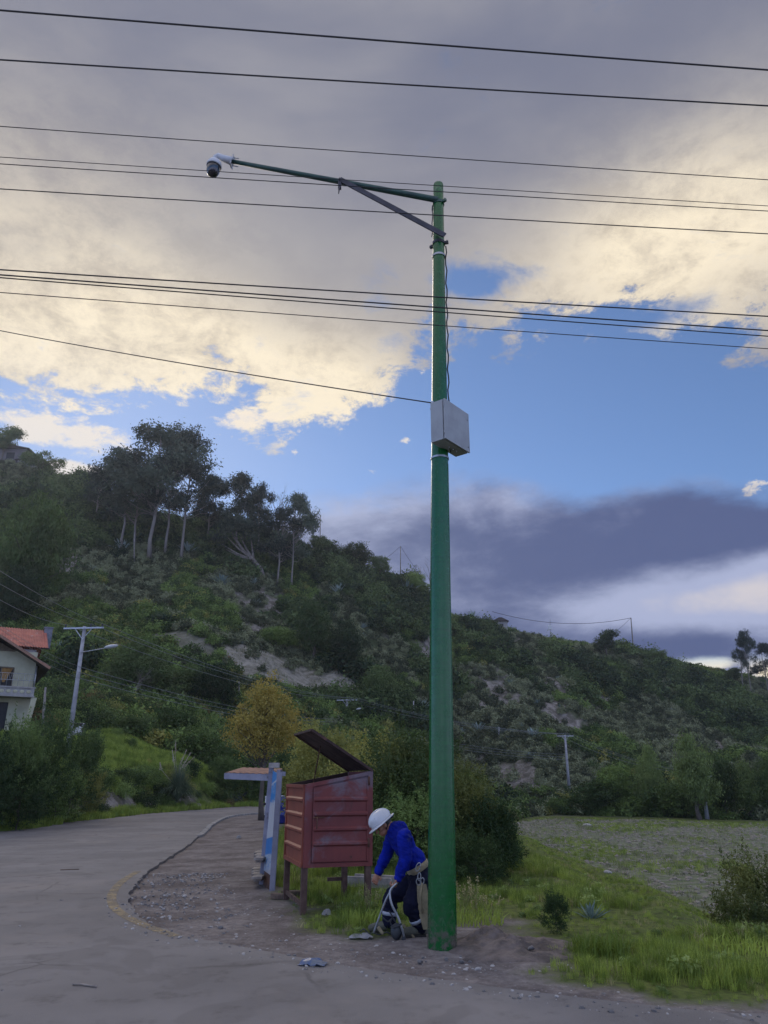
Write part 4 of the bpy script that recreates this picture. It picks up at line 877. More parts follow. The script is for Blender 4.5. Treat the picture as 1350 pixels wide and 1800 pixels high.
def red_paint(name, c1, c2, grey, lo):
    m = bpy.data.materials.new(name); m.use_nodes = True; t = NT(m.node_tree); b = t.n['Principled BSDF']; oc = t.node('ShaderNodeTexCoord').outputs['Object']
    a = t.noise(oc, 2.2, 5, .6); c_ = t.mix(t.step(a, .3, .7), c1, c2); z_ = t.node('ShaderNodeSeparateXYZ', ins={0: oc}).outputs[2]
    g = t.noise(oc, 1.6, 5, .65, .4); c_ = t.mix(t.m('MULTIPLY', t.step(g, lo, lo + .14), .8), c_, grey)
    r_ = t.noise(oc, 9, 7, .75); c_ = t.mix(t.step(r_, .62, .70), c_, (.06, .028, .02, 1))
    c_ = t.mix(t.m('MULTIPLY', t.step(t.noise(t.node('ShaderNodeMapping', ins={0: oc, 3: (1, 1, .12)}).outputs[0], 22, 5, .7), .55, .72), .45), c_, (.07, .035, .03, 1))
    t.l.new(c_, b.inputs['Base Color']); b.inputs['Roughness'].default_value = .55; b.inputs['Specular IOR Level'].default_value = .35
    t.l.new(t.node('ShaderNodeBump', ins={'Strength': .5, 'Distance': .006, 'Height': a}).outputs[0], b.inputs['Normal']); return m
M_red = red_paint('faded_red_paint', (.185, .044, .040, 1), (.13, .032, .033, 1), (.15, .125, .15, 1), .50)
M_redo = red_paint('orange_red_paint', (.25, .066, .04, 1), (.18, .046, .03, 1), (.2, .11, .08, 1), .62)
M_lid = mat('rusty_brown_steel', (.055, .025, .020), .75, col2=(.03, .014, .014), nscale=7, dirt=((.11, .05, .035, 1), 6, .58))
M_leg = mat('brown_painted_leg', (.10, .055, .042), .75, col2=(.06, .03, .025), nscale=9)

# ------------------------------------------------------------------ the green pole
PB = P(778, 1655, z=0); PBx, PBy = PB.x, PB.y + .06; PBy = 8.60; PBx = P(778, 1660, Y=8.55).x
TOPP = P(770.5, 326, Y=8.60)
pr = root('green_pole', (PBx, PBy, 0), 'tall tapering bright green pole carrying the camera arm and grey cabinet', 'utility pole')
pt_ = TOPP - Vector((PBx, PBy, 0))
def pole_c(z): return Vector((pt_.x * z / pt_.z, pt_.y * z / pt_.z, z))
def pole_r(z): return .150 + (.072 - .150) * z / pt_.z
mb = MB(); zs = [-.3 + i * (pt_.z + .3) / 60 for i in range(61)]
mb.tube([pole_c(z) for z in zs], [pole_r(z) for z in zs], 40)
mb.lathe(pole_c(pt_.z), [(.072, 0), (.066, .022), (.05, .036), (.02, .043), (.001, .045)], 40)
mb.build('shaft', M_green, pr)
mb = MB()   # the service strip and its dark seam down the right side of the lower shaft
a_ = R(-22)
for z0, z1, of, wd, dp in ((.2, 5.3, 0, .012, .012),):
    q = []
    for i in range(15):
        z = z0 + (z1 - z0) * i / 14; q.append(pole_c(z) + Vector((math.cos(a_), math.sin(a_), 0)) * (pole_r(z) + .0) )
    mb.tube(q, .006, 6)
mb.build('seam_rib', M_green, pr)
def ring(z, h=.03, mt=M_galv, name='clamp_band', lug=True, ang=R(-60)):
    mb = MB(); c_ = pole_c(z); r_ = pole_r(z) + .004
    mb.lathe(c_, [(r_, -h / 2), (r_ + .006, -h / 2), (r_ + .006, h / 2), (r_, h / 2)], 32, smooth=False)
    if lug:
        for s_ in (1, -1):
            d = Vector((math.cos(ang if s_ > 0 else ang + math.pi * .9), math.sin(ang if s_ > 0 else ang + math.pi * .9), 0))
            mb.beam(c_ + d * r_, c_ + d * (r_ + .055), .035, h * .8); mb.tube([c_ + d * (r_ + .035) + Vector((0, 0, -.03)), c_ + d * (r_ + .035) + Vector((0, 0, .04))], .008, 6)
    return mb.build(name, mt, pr)
Z = lambda px, py: P(px, py, Y=8.45).z
zc1 = Z(770, 345); zc2 = Z(770, 416); ring(zc1, .05, M_dgreen, ang=R(-40)); ring(zc2, .045, M_dsteel, ang=R(-15)); ring(zc2 - .22, .03, M_galv, lug=False)
# cable stapled down the back right
mb = MB(); q = []
for i in range(26):
    z = zc2 - .05 - (zc2 - 6.1) * i / 25; q.append(pole_c(z) + Vector((pole_r(z) + .018 + .010 * math.sin(i * 1.9), -.015, 0)))
mb.tube(q, .009, 6); q = []
for i in range(8):
    z = zc1 - .05 - .55 * i / 7; q.append(pole_c(z) + Vector((-pole_r(z) - .012 - .006 * math.sin(i * 2), -.02, 0)))
mb.tube(q, .007, 6); mb.build('cable', M_black, pr)

# camera arm (clamped to the pole, a thing of its own)
A0 = P(762, 350, Y=8.55); A1 = P(409, 284, Y=8.55); ar = root('camera_arm', A0, 'long dark green steel arm reaching left from the top of the pole, with a brace', 'bracket arm')
mb = MB(); n_ = (A1 - A0); mb.tube([Vector((.06, 0, -.02)), Vector((0, 0, 0))] + [n_ * q for q in (.25, .5, .75, 1.0)], [.045, .045, .043, .039, .035, .031], 14); mb.build('arm_tube', M_dgreen, ar)
mb = MB(); B0 = P(782, 414, Y=8.44) - A0; B1 = P(597, 315, Y=8.49) - A0; mb.beam(B0, B1, .02, .075); mb.build('brace', M_dsteel, ar)
mb = MB(); c_ = P(597, 322, Y=8.47) - A0; mb.box(c_ + Vector((0, .02, 0)), (.045, .05, .16)); mb.tube([c_ + Vector((0, -.01, -.07)), c_ + Vector((-.01, -.01, -.20))], [.014, .006], 8); mb.tube([c_ + Vector((0, -.05, .05)), c_ + Vector((0, .09, .05))], .008, 6); mb.build('brace_clamp', M_dsteel, ar)
c_ = n_ ; ax = n_.normalized(); mb = MB(); up = Vector((0, -.1, 1)).normalized()
mb.beam(c_ - ax * .0, c_ + ax * .014, .10, .17)
for s_ in (1, -1):
    mb.tube([c_ + up * s_ * .07 - ax * .005, c_ + up * s_ * .07 - ax * .09], .0075, 6); mb.tube([c_ + up * s_ * .06, c_ + up * s_ * .135], .006, 6)
mb.build('flange', M_galv, ar)

# the dome camera
c1 = P(409, 284, Y=8.55); c0 = P(381, 274, Y=8.55); dc = P(376, 293, Y=8.55)
cr = root('dome_camera', dc, 'white dome security camera with a smoked glass ball on the arm end', 'security camera')
mb = MB(); a_, b_ = c1 - dc, c0 - dc; mb.tube([a_, a_.lerp(b_, .6), b_ + Vector((.02, 0, 0)), b_ + Vector((-.015, 0, -.015)), Vector((0, 0, .06))], [.062, .048, .042, .036, .04], 16); mb.build('mount_arm', M_white, cr)
mb = MB(); tl = Matrix.Rotation(R(6), 3, 'Y'); mb.lathe((0, 0, 0), [(.001, .115), (.05, .112), (.085, .095), (.104, .060), (.112, .015), (.108, .003), (.095, .003)], 28, tl); mb.build('housing', M_white, cr)
mb = MB(); mb.lathe((0, 0, 0), [(.097, .01), (.098, -.04), (.094, -.09), (.080, -.13), (.055, -.16), (.02, -.174), (.001, -.176)], 28, tl); mb.build('dome', M_dome, cr)
mb = MB(); mb.lathe((0, 0, 0), [(.098, .004), (.104, .002), (.104, -.014), (.097, -.016)], 28, tl); mb.build('ring', M_black, cr)

# the grey cabinet
N0 = P(782.3, 735, Y=8.2); Nx, Ny = N0.x, N0.y; zb, zt = P(782.3, 770, Y=8.2).z, P(782.3, 700, Y=8.2).z
e1 = (P(825, 796, z=zb) - P(782.3, 770, z=zb)); e1.z = 0; ang = math.atan2(e1.y, e1.x); wdt = e1.length; dep = .21; hgt_ = zt - zb
bx = root('cabinet', (Nx, Ny, zb), 'grey steel electrical cabinet strapped halfway up the green pole', 'cabinet', rz=ang)
mb = MB(); mb.box((wdt / 2, dep / 2 + .018, hgt_ / 2), (wdt, dep - .03, hgt_), bev=.004); mb.build('body', M_box, bx)
mb = MB(); mb.box((wdt / 2, .008, hgt_ / 2), (wdt + .006, .022, hgt_ + .004), bev=.004); mb.build('door', M_box, bx)
for z in (.12, .82):
    mb = MB(); mb.tube([(wdt * .93, -.004, z * hgt_), (wdt * .93, -.014, z * hgt_)], .010, 10); mb.build('lock', M_galv, bx)
for z in (.12, .80):
    mb = MB(); mb.tube([(-.006, .012, z * hgt_), (-.006, .012, z * hgt_ + .04)], .006, 8); mb.build('hinge', M_galv, bx)
for x_ in (.42, .58, .72):
    mb = MB(); mb.tube([(wdt * x_, dep * .5, .002), (wdt * x_, dep * .5, -.018)], .011, 8); mb.build('cable_gland', M_galv, bx)
mb = MB(); mb.tube([(wdt * .5, dep * .6, 0), (wdt * .52, dep * .6, -.035), (wdt * .56, dep * .62, -.045), (wdt * .58, dep * .65, -.01)], .005, 6); mb.build('wire_loop', M_black, bx)
zz = zb - .10
mb = MB(); c_ = pole_c(zz) + Vector((PBx, PBy, 0)); lc = rel(bx, c_); lc.z = -.10 + 0; r_ = pole_r(zz) + .003
mb.lathe((lc.x, lc.y, -.10), [(r_, -.012), (r_ + .006, -.012), (r_ + .006, .012), (r_, .012)], 28, smooth=False); mb.build('steel_strap', M_galv, bx)

# ------------------------------------------------------------------ overhead wires
def sag_line(a, b, sag, n=24): return [a.lerp(b, i / n) + Vector((0, 0, -4 * sag * (i / n) * (1 - i / n))) for i in range(n + 1)]
def wire(name, label, y0, y1, z, rad, grp='overhead wires', ext=9.0, sagpx=2):
    a = P(0, y0, z=z); b = P(1350, y1, z=z); d = (b - a).normalized(); L = (b - a).length
    A, B = a - d * ext, b + d * ext; s_ = .10
    Lt = (B - A).length
    def off(q): return -4 * s_ * q * (1 - q)
    qa = ext / Lt; lift = -off(qa)
    A = A + Vector((0, 0, lift)); B = B + Vector((0, 0, lift)); o = MB(); pts = sag_line(A, B, s_); m0 = Vector(A)
    o.tube([p - m0 for p in pts], rad * .78, 7); ob = o.build(name, M_black); ob.location = m0; return tag(ob, label, 'wire', grp)
for y0, y1, z, r_, lb in ((18, 123, 9.2, .0125, 'thick black wire crossing highest in the sky'), (105, 186, 9.2, .0115, 'thick black wire second from the top of the sky'), (222, 316, 9.0, .007, 'thin wire third from the top, passing above the dome camera'),
        (276, 362, 8.9, .006, 'thin wire passing just under the dome camera, upper of a close pair'), (288, 371, 8.9, .0075, 'thin wire just below the dome camera, lower of a close pair'), (332, 411, 8.3, .0085, 'wire crossing the brace of the camera arm'),
        (474, 556, 7.0, .0105, 'black wire above the twisted pair halfway down the sky'), (483, 581, 6.9, .011, 'upper strand of the thick pair above the grey cabinet'), (488, 591, 6.9, .009, 'lower strand of the thick pair above the grey cabinet'), (514, 613, 6.6, .0065, 'thin wire just below the thick pair')):
    wire('overhead_wire', lb, y0, y1, z, r_)
a = P(758, 708, Y=8.58); b = P(0, 573, Y=11.5); b = b + (b - a) * .6; pts = sag_line(a, b, .10); o = MB(); o.tube([p - a for p in pts], .008, 7); ob = o.build('service_wire', M_black); ob.location = a
tag(ob, 'thin wire running left from the cabinet fixing on the pole', 'wire')
mb = MB(); mb.box((0, 0, 0), (.03, .04, .10)); mb.tube([(0, 0, -.03), (-.03, -.01, -.06), (0, -.02, -.09)], .008, 6); o = mb.build('wire_anchor', M_galv, pr); o.location = rel(pr, P(760, 712, Y=8.56))

# ------------------------------------------------------------------ the red bin on legs
zb = .55
A = P(532, 1522, z=zb + .0); A = P(532, 1522, Y=10.45); zb = A.z; B = P(654, 1518, z=zb); C = P(494, 1505, z=zb)
eF = (B - A); eF.z = 0; eF.normalize(); wF = (B - A).length; angF = math.atan2(eF.y, eF.x); dS = 1.30
rb_ = root('red_bin', (A.x, A.y, 0), 'faded red ribbed steel bin on four legs with its lid propped open', 'garbage bin', rz=angF)
zA = P(540, 1382, Y=A.y).z; zB = P(662, 1358, Y=B.y).z; hA = zA; hB = zB
def ribs(mb, p0, p1, zs, out, h=.045, d=.028):
    for z in zs:
        a, b = Vector(p0), Vector(p1); o_ = Vector(out) * d
        mb.add([a + Vector((0, 0, z - h)), b + Vector((0, 0, z - h)), b + o_ + Vector((0, 0, z - h * .35)), a + o_ + Vector((0, 0, z - h * .35)), b + o_ + Vector((0, 0, z + h * .35)), a + o_ + Vector((0, 0, z + h * .35)), b + Vector((0, 0, z + h)), a + Vector((0, 0, z + h))],
               [(0, 1, 2, 3), (3, 2, 4, 5), (5, 4, 6, 7), (0, 3, 5, 7), (1, 6, 4, 2)])
def quadslab(mb, p, th, inward):
    n_ = Vector(inward) * th; p = [Vector(v) for v in p]; q = [v + n_ for v in p]; mb.hexa(p + q)
# front wall (sloping top), left wall, back wall, right wall, floor
mb = MB(); quadslab(mb, [(0, 0, zb), (wF, 0, zb), (wF, 0, hB), (0, 0, hA)], .012, (0, 1, 0)); 
mb.beam((-.0, -.006, zb - .0), (wF, -.006, zb - .0), .03, .05); mb.beam((0, -.006, hA), (wF, -.006, hB), .03, .045)
mb.beam((.05, -.012, zb), (.05, -.012, hA + .01), .10, .02, up=(0, 1, 0)); mb.beam((wF - .03, -.012, zb), (wF - .03, -.012, hB), .06, .02, up=(0, 1, 0)); mb.build('front_wall', M_red, rb_)
mb = MB(); x0, x1 = .115, wF - .075; hd = lambda x: hA + (hB - hA) * x / wF - .045
quadslab(mb, [(x0, -.034, zb + .04), (x1, -.034, zb + .04), (x1, -.034, hd(x1)), (x0, -.034, hd(x0))], .018, (0, 1, 0))
zl = [zb + .04 + (zA - zb - .05) * q for q in (.235, .43, .63, .83)]
ribs(mb, (x0, -.0345, 0), (x1, -.0345, 0), zl, (0, -1, 0), .032, .022)
for xx in (x0, x1): mb.beam((xx, -.038, zb + .04), (xx, -.038, hd(xx)), .02, .016, up=(0, 1, 0))
dr_ = mb.build('door', M_red, rb_)
mb = MB(); hx = x0 + .04; mb.tube([(hx, -.05, 1.13), (hx, -.075, 1.125), (hx, -.078, 1.0), (hx, -.05, .995)], .007, 8); mb.tube([(hx - .05, -.055, 1.125), (hx + .10, -.055, 1.125)], .007, 8); mb.build('bolt_handle', M_rust, dr_)
for z in (zb + .2, zB - .16):
    mb = MB(); mb.tube([(x1 + .012, -.05, z), (x1 + .012, -.05, z + .11)], .013, 8); mb.build('hinge', M_rust, dr_)
mb = MB(); quadslab(mb, [(0, dS, zb), (0, 0.013, zb), (0, 0.013, hA), (0, dS, hA)], .012, (1, 0, 0)); ribs(mb, (-.0005, dS - .03, 0), (-.0005, .05, 0), [zb + (zA - zb) * q for q in (.20, .42, .62, .82)], (-1, 0, 0), .034, .026)
mb.beam((-.008, .02, zb), (-.008, dS, zb), .03, .05); mb.beam((-.008, .02, hA), (-.008, dS, hA), .035, .04); mb.beam((-.01, .03, zb), (-.01, .03, hA), .02, .05, up=(0, 1, 0)); mb.beam((-.01, dS - .02, zb), (-.01, dS - .02, hA), .02, .05, up=(0, 1, 0)); mb.build('side_wall', M_redo, rb_)
mb = MB(); quadslab(mb, [(wF - .012, .013, zb), (wF - .012, dS, zb), (wF - .012, dS, hB), (wF - .012, .013, hB)], .012, (1, 0, 0)); mb.beam((wF, .02, hB), (wF, dS, hB), .03, .04); mb.build('side_wall', M_red, rb_)
mb = MB(); quadslab(mb, [(wF - .013, dS, zb), (.013, dS, zb), (.013, dS, hA), (wF - .013, dS, hB)], .012, (0, -1, 0)); mb.beam((0, dS, hA), (wF, dS, hB), .03, .04); mb.build('back_wall', M_lid, rb_)
mb = MB(); mb.box((wF / 2, dS / 2, zb + .005), (wF - .03, dS - .03, .01)); mb.build('floor_plate', M_lid, rb_)
# lid: hinged along the right side, tilted up to the left
Lt = P(524, 1293, Y=A.y + .95) - Vector((A.x, A.y, 0)); Lt = Matrix.Rotation(-angF, 3, 'Z') @ Lt
lang = math.atan2(Lt.z - hB, wF - Lt.x); lw = math.hypot(Lt.z - hB, wF - Lt.x)
mb = MB(); dv = Vector((-math.cos(lang), 0, math.sin(lang))); nv = Vector((math.sin(lang), 0, math.cos(lang))); h0 = Vector((wF, -.02, hB + .03))
p = [h0, h0 + dv * lw, h0 + dv * lw + Vector((0, dS * .95, 0)), h0 + Vector((0, dS + .04, 0))]; mb.hexa(p + [v + nv * .012 for v in p])
for q in (.0, .97): y_ = -.02 + (dS + .04) * q * .97 + .02; mb.beam(h0 + Vector((0, y_ , 0)) - nv * .012, h0 + dv * (lw * .985) + Vector((0, y_ * .97, 0)) - nv * .012, .03, .022)
mb.beam(h0 + dv * lw - nv * .008, h0 + dv * lw + Vector((0, dS * .95, 0)) - nv * .008, .03, .03); lid = mb.build('lid', M_lid, rb_)
mb = MB(); mb.tube([(wF * .30, dS * .62, hA + .02), tuple(h0 + dv * (lw * .66) + Vector((0, dS * .6, 0)))], .009, 8); mb.build('prop_rod', M_rust, lid)
for lx, ly, zt_ in ((.03, .03, zb), (wF - .05, .03, zb), (.03, dS - .04, zb), (wF - .05, dS - .04, zb)):
    mb = MB(); mb.box((lx, ly, (zt_ - .20) / 2 - .0), (.075, .075, zt_ + .12 + .05)); mb.build('leg', M_leg, rb_)
mb = MB(); mb.beam((.03, .07, .10), (.03, dS - .08, .10), .03, .05); mb.build('cross_bar', M_leg, rb_)
mb = MB(); mb.beam((wF - .30, dS - .04, .24), (wF - .09, dS - .04, .24), .03, .05); mb.build('cross_bar', M_leg, rb_)

# ------------------------------------------------------------------ the bus shelter
M_lav = mat('lavender_painted_concrete', (.25, .25, .315), .8, col2=(.19, .19, .24), nscale=4, bump=.004, dirt=((.07, .055, .05, 1), 5, .60))
M_cap = mat('bare_concrete_cap', (.36, .33, .31), .9, col2=(.25, .23, .22), nscale=9)
M_roofr = mat('rusty_roof_sheet', (.22, .095, .06), .8, col2=(.15, .07, .05), nscale=6)
M_slat = mat('weathered_bench_wood', (.33, .29, .25), .85, col2=(.20, .17, .15), nscale=8)
S1 = P(478, 1568, z=-.03); S1 = Vector((S1.x, S1.y, 0)); S0 = P(461, 1553, z=-.03)
yN, yF_ = 12.55, 13.25
pN = [P(478, 1567, Y=yN), P(492, 1353, Y=yN)]; pF = [P(459, 1556, Y=yF_), P(477.5, 1343, Y=yF_)]
sr = root('bus_shelter', (pN[0].x, yN, 0), 'lavender concrete bus shelter seen end-on with a blue and white poster', 'bus shelter')
o_ = Vector((pN[0].x, yN, 0))
def post(px, name, pts, w_, cap=None):
    mb = MB(); a, b_ = pts[0] - o_, pts[1] - o_; a.z -= .15; mb.beam(a, b_, w_, w_, up=(0, 1, 0)); ob = mb.build(name, M_lav, sr)
    if cap: mb = MB(); mb.beam(b_ + Vector((.045, 0, -.0)), b_ + Vector((.045, 0, .08)), .17, .12, up=(0, 1, 0)); mb.build('post_cap', M_cap, ob)
post(0, 'post', pN, .08); pF[1].z -= .06; post(0, 'post', pF, .075, True)
# end wall between the posts, standing edge-on, and the poster on its left face
aN, aF = pN[0] - o_, pF[0] - o_; tN, tF = pN[1] - o_, pF[1] - o_
mb = MB(); th = Vector((.03, 0, 0)); lo0 = aN + Vector((-.035, .03, .0)); lo1 = aF + Vector((.035, -.03, 0)); up0 = tN + Vector((-.035, .03, -.05)); up1 = tF + Vector((.035, -.03, -.05)); mb.hexa([lo0, lo0 + th, lo1 + th, lo1, up0, up0 + th, up1 + th, up1]); mb.build('end_panel', M_rust, sr)
def poster_mat():
    m = bpy.data.materials.new('poster_print'); m.use_nodes = True; t = NT(m.node_tree); b = t.n['Principled BSDF']; oc = t.node('ShaderNodeTexCoord').outputs['Generated']; s_ = t.node('ShaderNodeSeparateXYZ', ins={0: oc}); z_ = s_.outputs[2]; y_ = s_.outputs[1]
    zz_ = t.m('ADD', z_, t.m('MULTIPLY', y_, .05)); n_ = t.noise(t.node('ShaderNodeMapping', ins={0: oc, 3: (1, 3, 9)}).outputs[0], 5, 5, .7)
    c_ = t.mix(t.step(zz_, .355, .36), (.02, .17, .45, 1), (.50, .50, .52, 1)); c_ = t.mix(t.step(t.m('ADD', zz_, t.m('MULTIPLY', t.m('SUBTRACT', n_, .5), .30)), .70, .73), c_, (.025, .20, .48, 1))
    c_ = t.mix(t.m('MULTIPLY', t.step(n_, .52, .60), t.m('MULTIPLY', t.step(z_, .76, .78), t.step(z_, .88, .86))), c_, (.5, .55, .6, 1)); c_ = t.mix(t.step(t.m('ABSOLUTE', t.m('SUBTRACT', zz_, .905)), .012, .008), c_, (.45, .5, .56, 1))
    c_ = t.mix(t.m('MULTIPLY', t.step(zz_, .21, .19), t.step(n_, .40, .5)), c_, (.38, .43, .48, 1)); c_ = t.mix(t.step(zz_, .06, .04), c_, (.35, .34, .36, 1))
    t.l.new(c_, b.inputs['Base Color']); b.inputs['Roughness'].default_value = .4; return m
mb = MB(); e_ = Vector((-.004, 0, 0)); lo0 = lo0 + Vector((0, 0, .22)); lo1 = lo1 + Vector((0, 0, .22)); mb.hexa([lo0 + e_, lo0, lo1, lo1 + e_, up0 + e_, up0, up1, up1 + e_]); mb.build('poster', poster_mat(), sr)
# roof reaching left, its sheet tilted
rA = P(397, 1364, Y=14.9) - o_; rB = P(476, 1366, Y=13.25) - o_
mb = MB(); b0, b1 = P(396, 1364, Y=13.9) - o_, P(474, 1367, Y=13.25) - o_; mb.beam(b0, b1, .05, .10); mb.beam(b0 + Vector((0, .02, 0)), b0 + Vector((.05, 1.5, .09)), .05, .08); mb.beam(b0 + Vector((.05, 1.5, .09)), b1 + Vector((0, 2.1, .07)), .05, .08); mb.build('roof_beam', M_lav, sr)
mb = MB(); n_ = 14
for i in range(n_):
    u0, u1 = i / n_, (i + 1) / n_; wz = lambda k: .012 * (k % 2)
    q0, q1 = b0.lerp(b1, u0) + Vector((0, -.03, .055 + wz(i))), b0.lerp(b1, u1) + Vector((0, -.03, .055 + wz(i + 1))); bk = Vector((.05, 1.3, .10))
    mb.add([q0, q1, q1 + bk, q0 + bk, q0 + Vector((0, 0, -.006)), q1 + Vector((0, 0, -.006)), q1 + bk + Vector((0, 0, -.006)), q0 + bk + Vector((0, 0, -.006))], [(0, 1, 2, 3), (7, 6, 5, 4), (0, 4, 5, 1), (3, 2, 6, 7)] + ([(0, 3, 7, 4)] if i == 0 else []) + ([(1, 5, 6, 2)] if i == n_ - 1 else []))
mb.build('roof', M_roofr, sr)
def bench(pxa, pya, pxb, pyb, z, name, nsl, Yd):
    a = P(pxa, pya, z=z) - o_; b_ = P(pxb, pya, z=z) - o_; c_ = P(pxa, pyb, z=z) - o_; mb = MB(); L = (c_.y - a.y)
    for i in range(nsl):
        y0 = a.y + L * i / nsl; mb.box(((a.x + b_.x) / 2 + (c_.x - a.x) * i / nsl, y0 + L / nsl * .42, z - .02), (abs(b_.x - a.x), abs(L / nsl) * .8, .035))
    mb.box(((a.x + b_.x) / 2, a.y + L * .5, z - .06), (abs(b_.x - a.x) * .7, abs(L) * .9, .03)); mb.box(((a.x + b_.x) / 2 + .02, a.y + L * .5, z / 2 - .06), (.06, .06, z - .06)); return mb.build(name, M_slat, sr)
bench(446, 1508, 462, 1494, .42, 'bench', 3, 14); bench(442, 1541, 460, 1523, .17, 'bench', 4, 13.6)

# ------------------------------------------------------------------ small things by the shelter and the far bend
M_blued = mat('blue_plastic', (.015, .03, .22), .4, col2=(.012, .02, .15)); M_darkt = mat('dark_tarp', (.02, .025, .05), .6, col2=(.012, .014, .03), nscale=5)
g = P(499, 1448, z=0); bd = root('blue_barrel', g, 'blue plastic drum mostly hidden behind the shelter post', 'barrel')
mb = MB(); mb.lathe((0, 0, 0), [(.001, .02), (.27, .02), (.29, .06), (.30, .30), (.315, .32), (.30, .34), (.30, .60), (.315, .62), (.30, .64), (.29, .92), (.26, .96), (.001, .96)], 24); mb.build('drum', M_blued, bd)
mb = MB(); mb.lathe((0, 0, 0), [(.001, .965), (.25, .965), (.25, 1.0), (.001, 1.0)], 20); mb.build('lid', M_white, bd)
def white_post(px, py, z1, lb, r_=.04, Yd=None, cat='post'):
    g = G(px, py) if Yd is None else Vector((P(px, py, Y=Yd).x, Yd, H(P(px, py, Y=Yd).x, Yd))); h = P(px, z1, Y=g.y).z - g.z
    mb = MB(); mb.tube([(0, 0, -.15), (0, 0, h)], [r_, r_ * .9], 10); mb.lathe((0, 0, h), [(r_ * 1.3, -.06), (r_ * 1.3, .0), (.001, .02)], 10); o = mb.build('marker_post', M_white); o.location = g; return tag(o, lb, cat)
white_post(466, 1432, 1400, 'short white marker post left of the shelter post', .035, Yd=37)
M_tyre = mat('black_rubber', (.012, .012, .014), .8)
g = P(465, 1437, z=0); mb = MB(); mb.lathe((0, 0, .3), [(.24, -.06), (.30, -.05), (.31, 0), (.30, .05), (.24, .06), (.2, 0), (.24, -.06)], 24, Matrix.Rotation(R(90), 3, 'Y') @ Matrix.Rotation(R(35), 3, 'X')); o = mb.build('old_tyre', M_tyre); o.location = g; tag(o, 'black tyre standing behind the left shelter post', 'tyre')
# dark tub-like tarp by the road with a white stick
g = P(405, 1416, z=0); g.y = 50.3; g = Vector((P(404, 1416, Y=50.3).x, 50.3, .02)); tr = root('tarp_bundle', g, 'dark blue sagging tarp sack of cut branches at the far road side', 'tarp')
mb = MB(); nn_ = 12
mb.ball((0, 0, .45), (.95, .5, .55), 16, 10, fn=lambda q: (1 if q.z < 0 else .75) * (1 + .12 * math.sin(q.x * 5 + q.y * 7))); mb.tube([(-.9, 0, .55), (-1.1, -.1, .85)], [.12, .05], 6); mb.tube([(.85, 0, .55), (1.0, .0, .8)], [.12, .05], 6); mb.build('sack', M_darkt, tr)
rng = np.random.default_rng(9); C = rng.normal(size=(260, 3)) * (.45, .25, .12) + (0, 0, .85); V, Fq = leaf_quads(C, .16, rng, None, 0, .3); link('branches', np_mesh('branches', V, Fq, M_grey), tr)['kind'] = 'stuff'
mb = MB(); mb.tube([(-.95, -.62, 1.0), (-.02, -.68, -.05)], .035, 8); o = mb.build('white_stick', M_white); o.location = g; tag(o, 'white stick leaning against the dark tarp sack', 'stick')
# litter
M_paper = mat('crumpled_paper', (.24, .235, .23), .8, col2=(.26, .25, .26), nscale=20, bump=.004); M_bluew = mat('blue_wrapper', (.05, .09, .20), .5, col2=(.16, .17, .19), nscale=14)
def crumple(name, lb, cat, px, py, size, m_, rz=0, seed=1, z=0):
    r_ = random.Random(seed); mb = MB(); g = G(px, py); g.z = max(g.z, z); n1, n2_ = 9, 6; V = []
    for layer in (0, 1):
        for j in range(n2_):
            for i in range(n1):
                u, v = i / (n1 - 1) - .5, j / (n2_ - 1) - .5; hh = (1 - (2 * u) ** 4) * (1 - (2 * v) ** 4)
                V.append(Vector((u * size[0], v * size[1], (size[2] * hh * (1 if layer else 0) + (r_.uniform(-.3, .3) * size[2] if layer else 0)))) + Vector((r_.gauss(0, .006), r_.gauss(0, .006), 0)))
    Fq = []
    for layer in (0, 1):
        o_ = layer * n1 * n2_
        for j in range(n2_ - 1):
            for i in range(n1 - 1):
                q = (o_ + j * n1 + i, o_ + j * n1 + i + 1, o_ + (j + 1) * n1 + i + 1, o_ + (j + 1) * n1 + i); Fq.append(q if layer else q[::-1])
    mb.add(V, Fq); o = mb.build(name, m_); o.location = g; o.rotation_euler.z = rz; return tag(o, lb, cat)
crumple('crumpled_bag', 'crumpled pale bag lying at the edge of the grass left of the worker', 'bag', 634, 1652, (.25, .10, .035), M_paper, R(4), 3)
crumple('plastic_wrapper', 'blue and white plastic wrapper at the edge of the road', 'litter', 550, 1699, (.24, .13, .04), M_bluew, R(-14), 5, z=.01)
crumple('white_scrap', 'small white scrap in the grass under the red bin', 'litter', 574, 1608, (.10, .08, .06), M_paper, .4, 8)
crumple('white_scrap', 'small white scrap on the bare ground left of the shelter', 'litter', 420, 1473, (.12, .12, .07), M_paper, .4, 9)
# pale slab lying in the grass behind the bin and worker
g = P(655, 1563, z=.05); mb = MB(); sl_ = root('concrete_channel', g, 'pale concrete trough lying in the grass behind the bin legs', 'trough', rz=R(-22))
mb.box((0, 0, .06), (.72, .34, .05), bev=.008); mb.box((0, -.155, .13), (.72, .04, .10), bev=.006); mb.box((0, .155, .13), (.72, .04, .10), bev=.006); mb.build('trough', M_cap, sl_)
M_wood = mat('old_plank', (.16, .11, .08), .9, col2=(.08, .055, .045), nscale=10)
for (px, py, l_, rz, lb) in ((518, 1577, .40, 4, 'short brown plank on the ground between the left bin legs'), (492, 1582, .26, -25, 'brown wood block beside the left rear bin leg')):
    g = G(px, py); mb = MB(); mb.box((0, 0, .04), (l_, .10, .07), bev=.006); o = mb.build('wood_block', M_wood); o.location = g; o.rotation_euler.z = R(rz); tag(o, lb, 'plank')
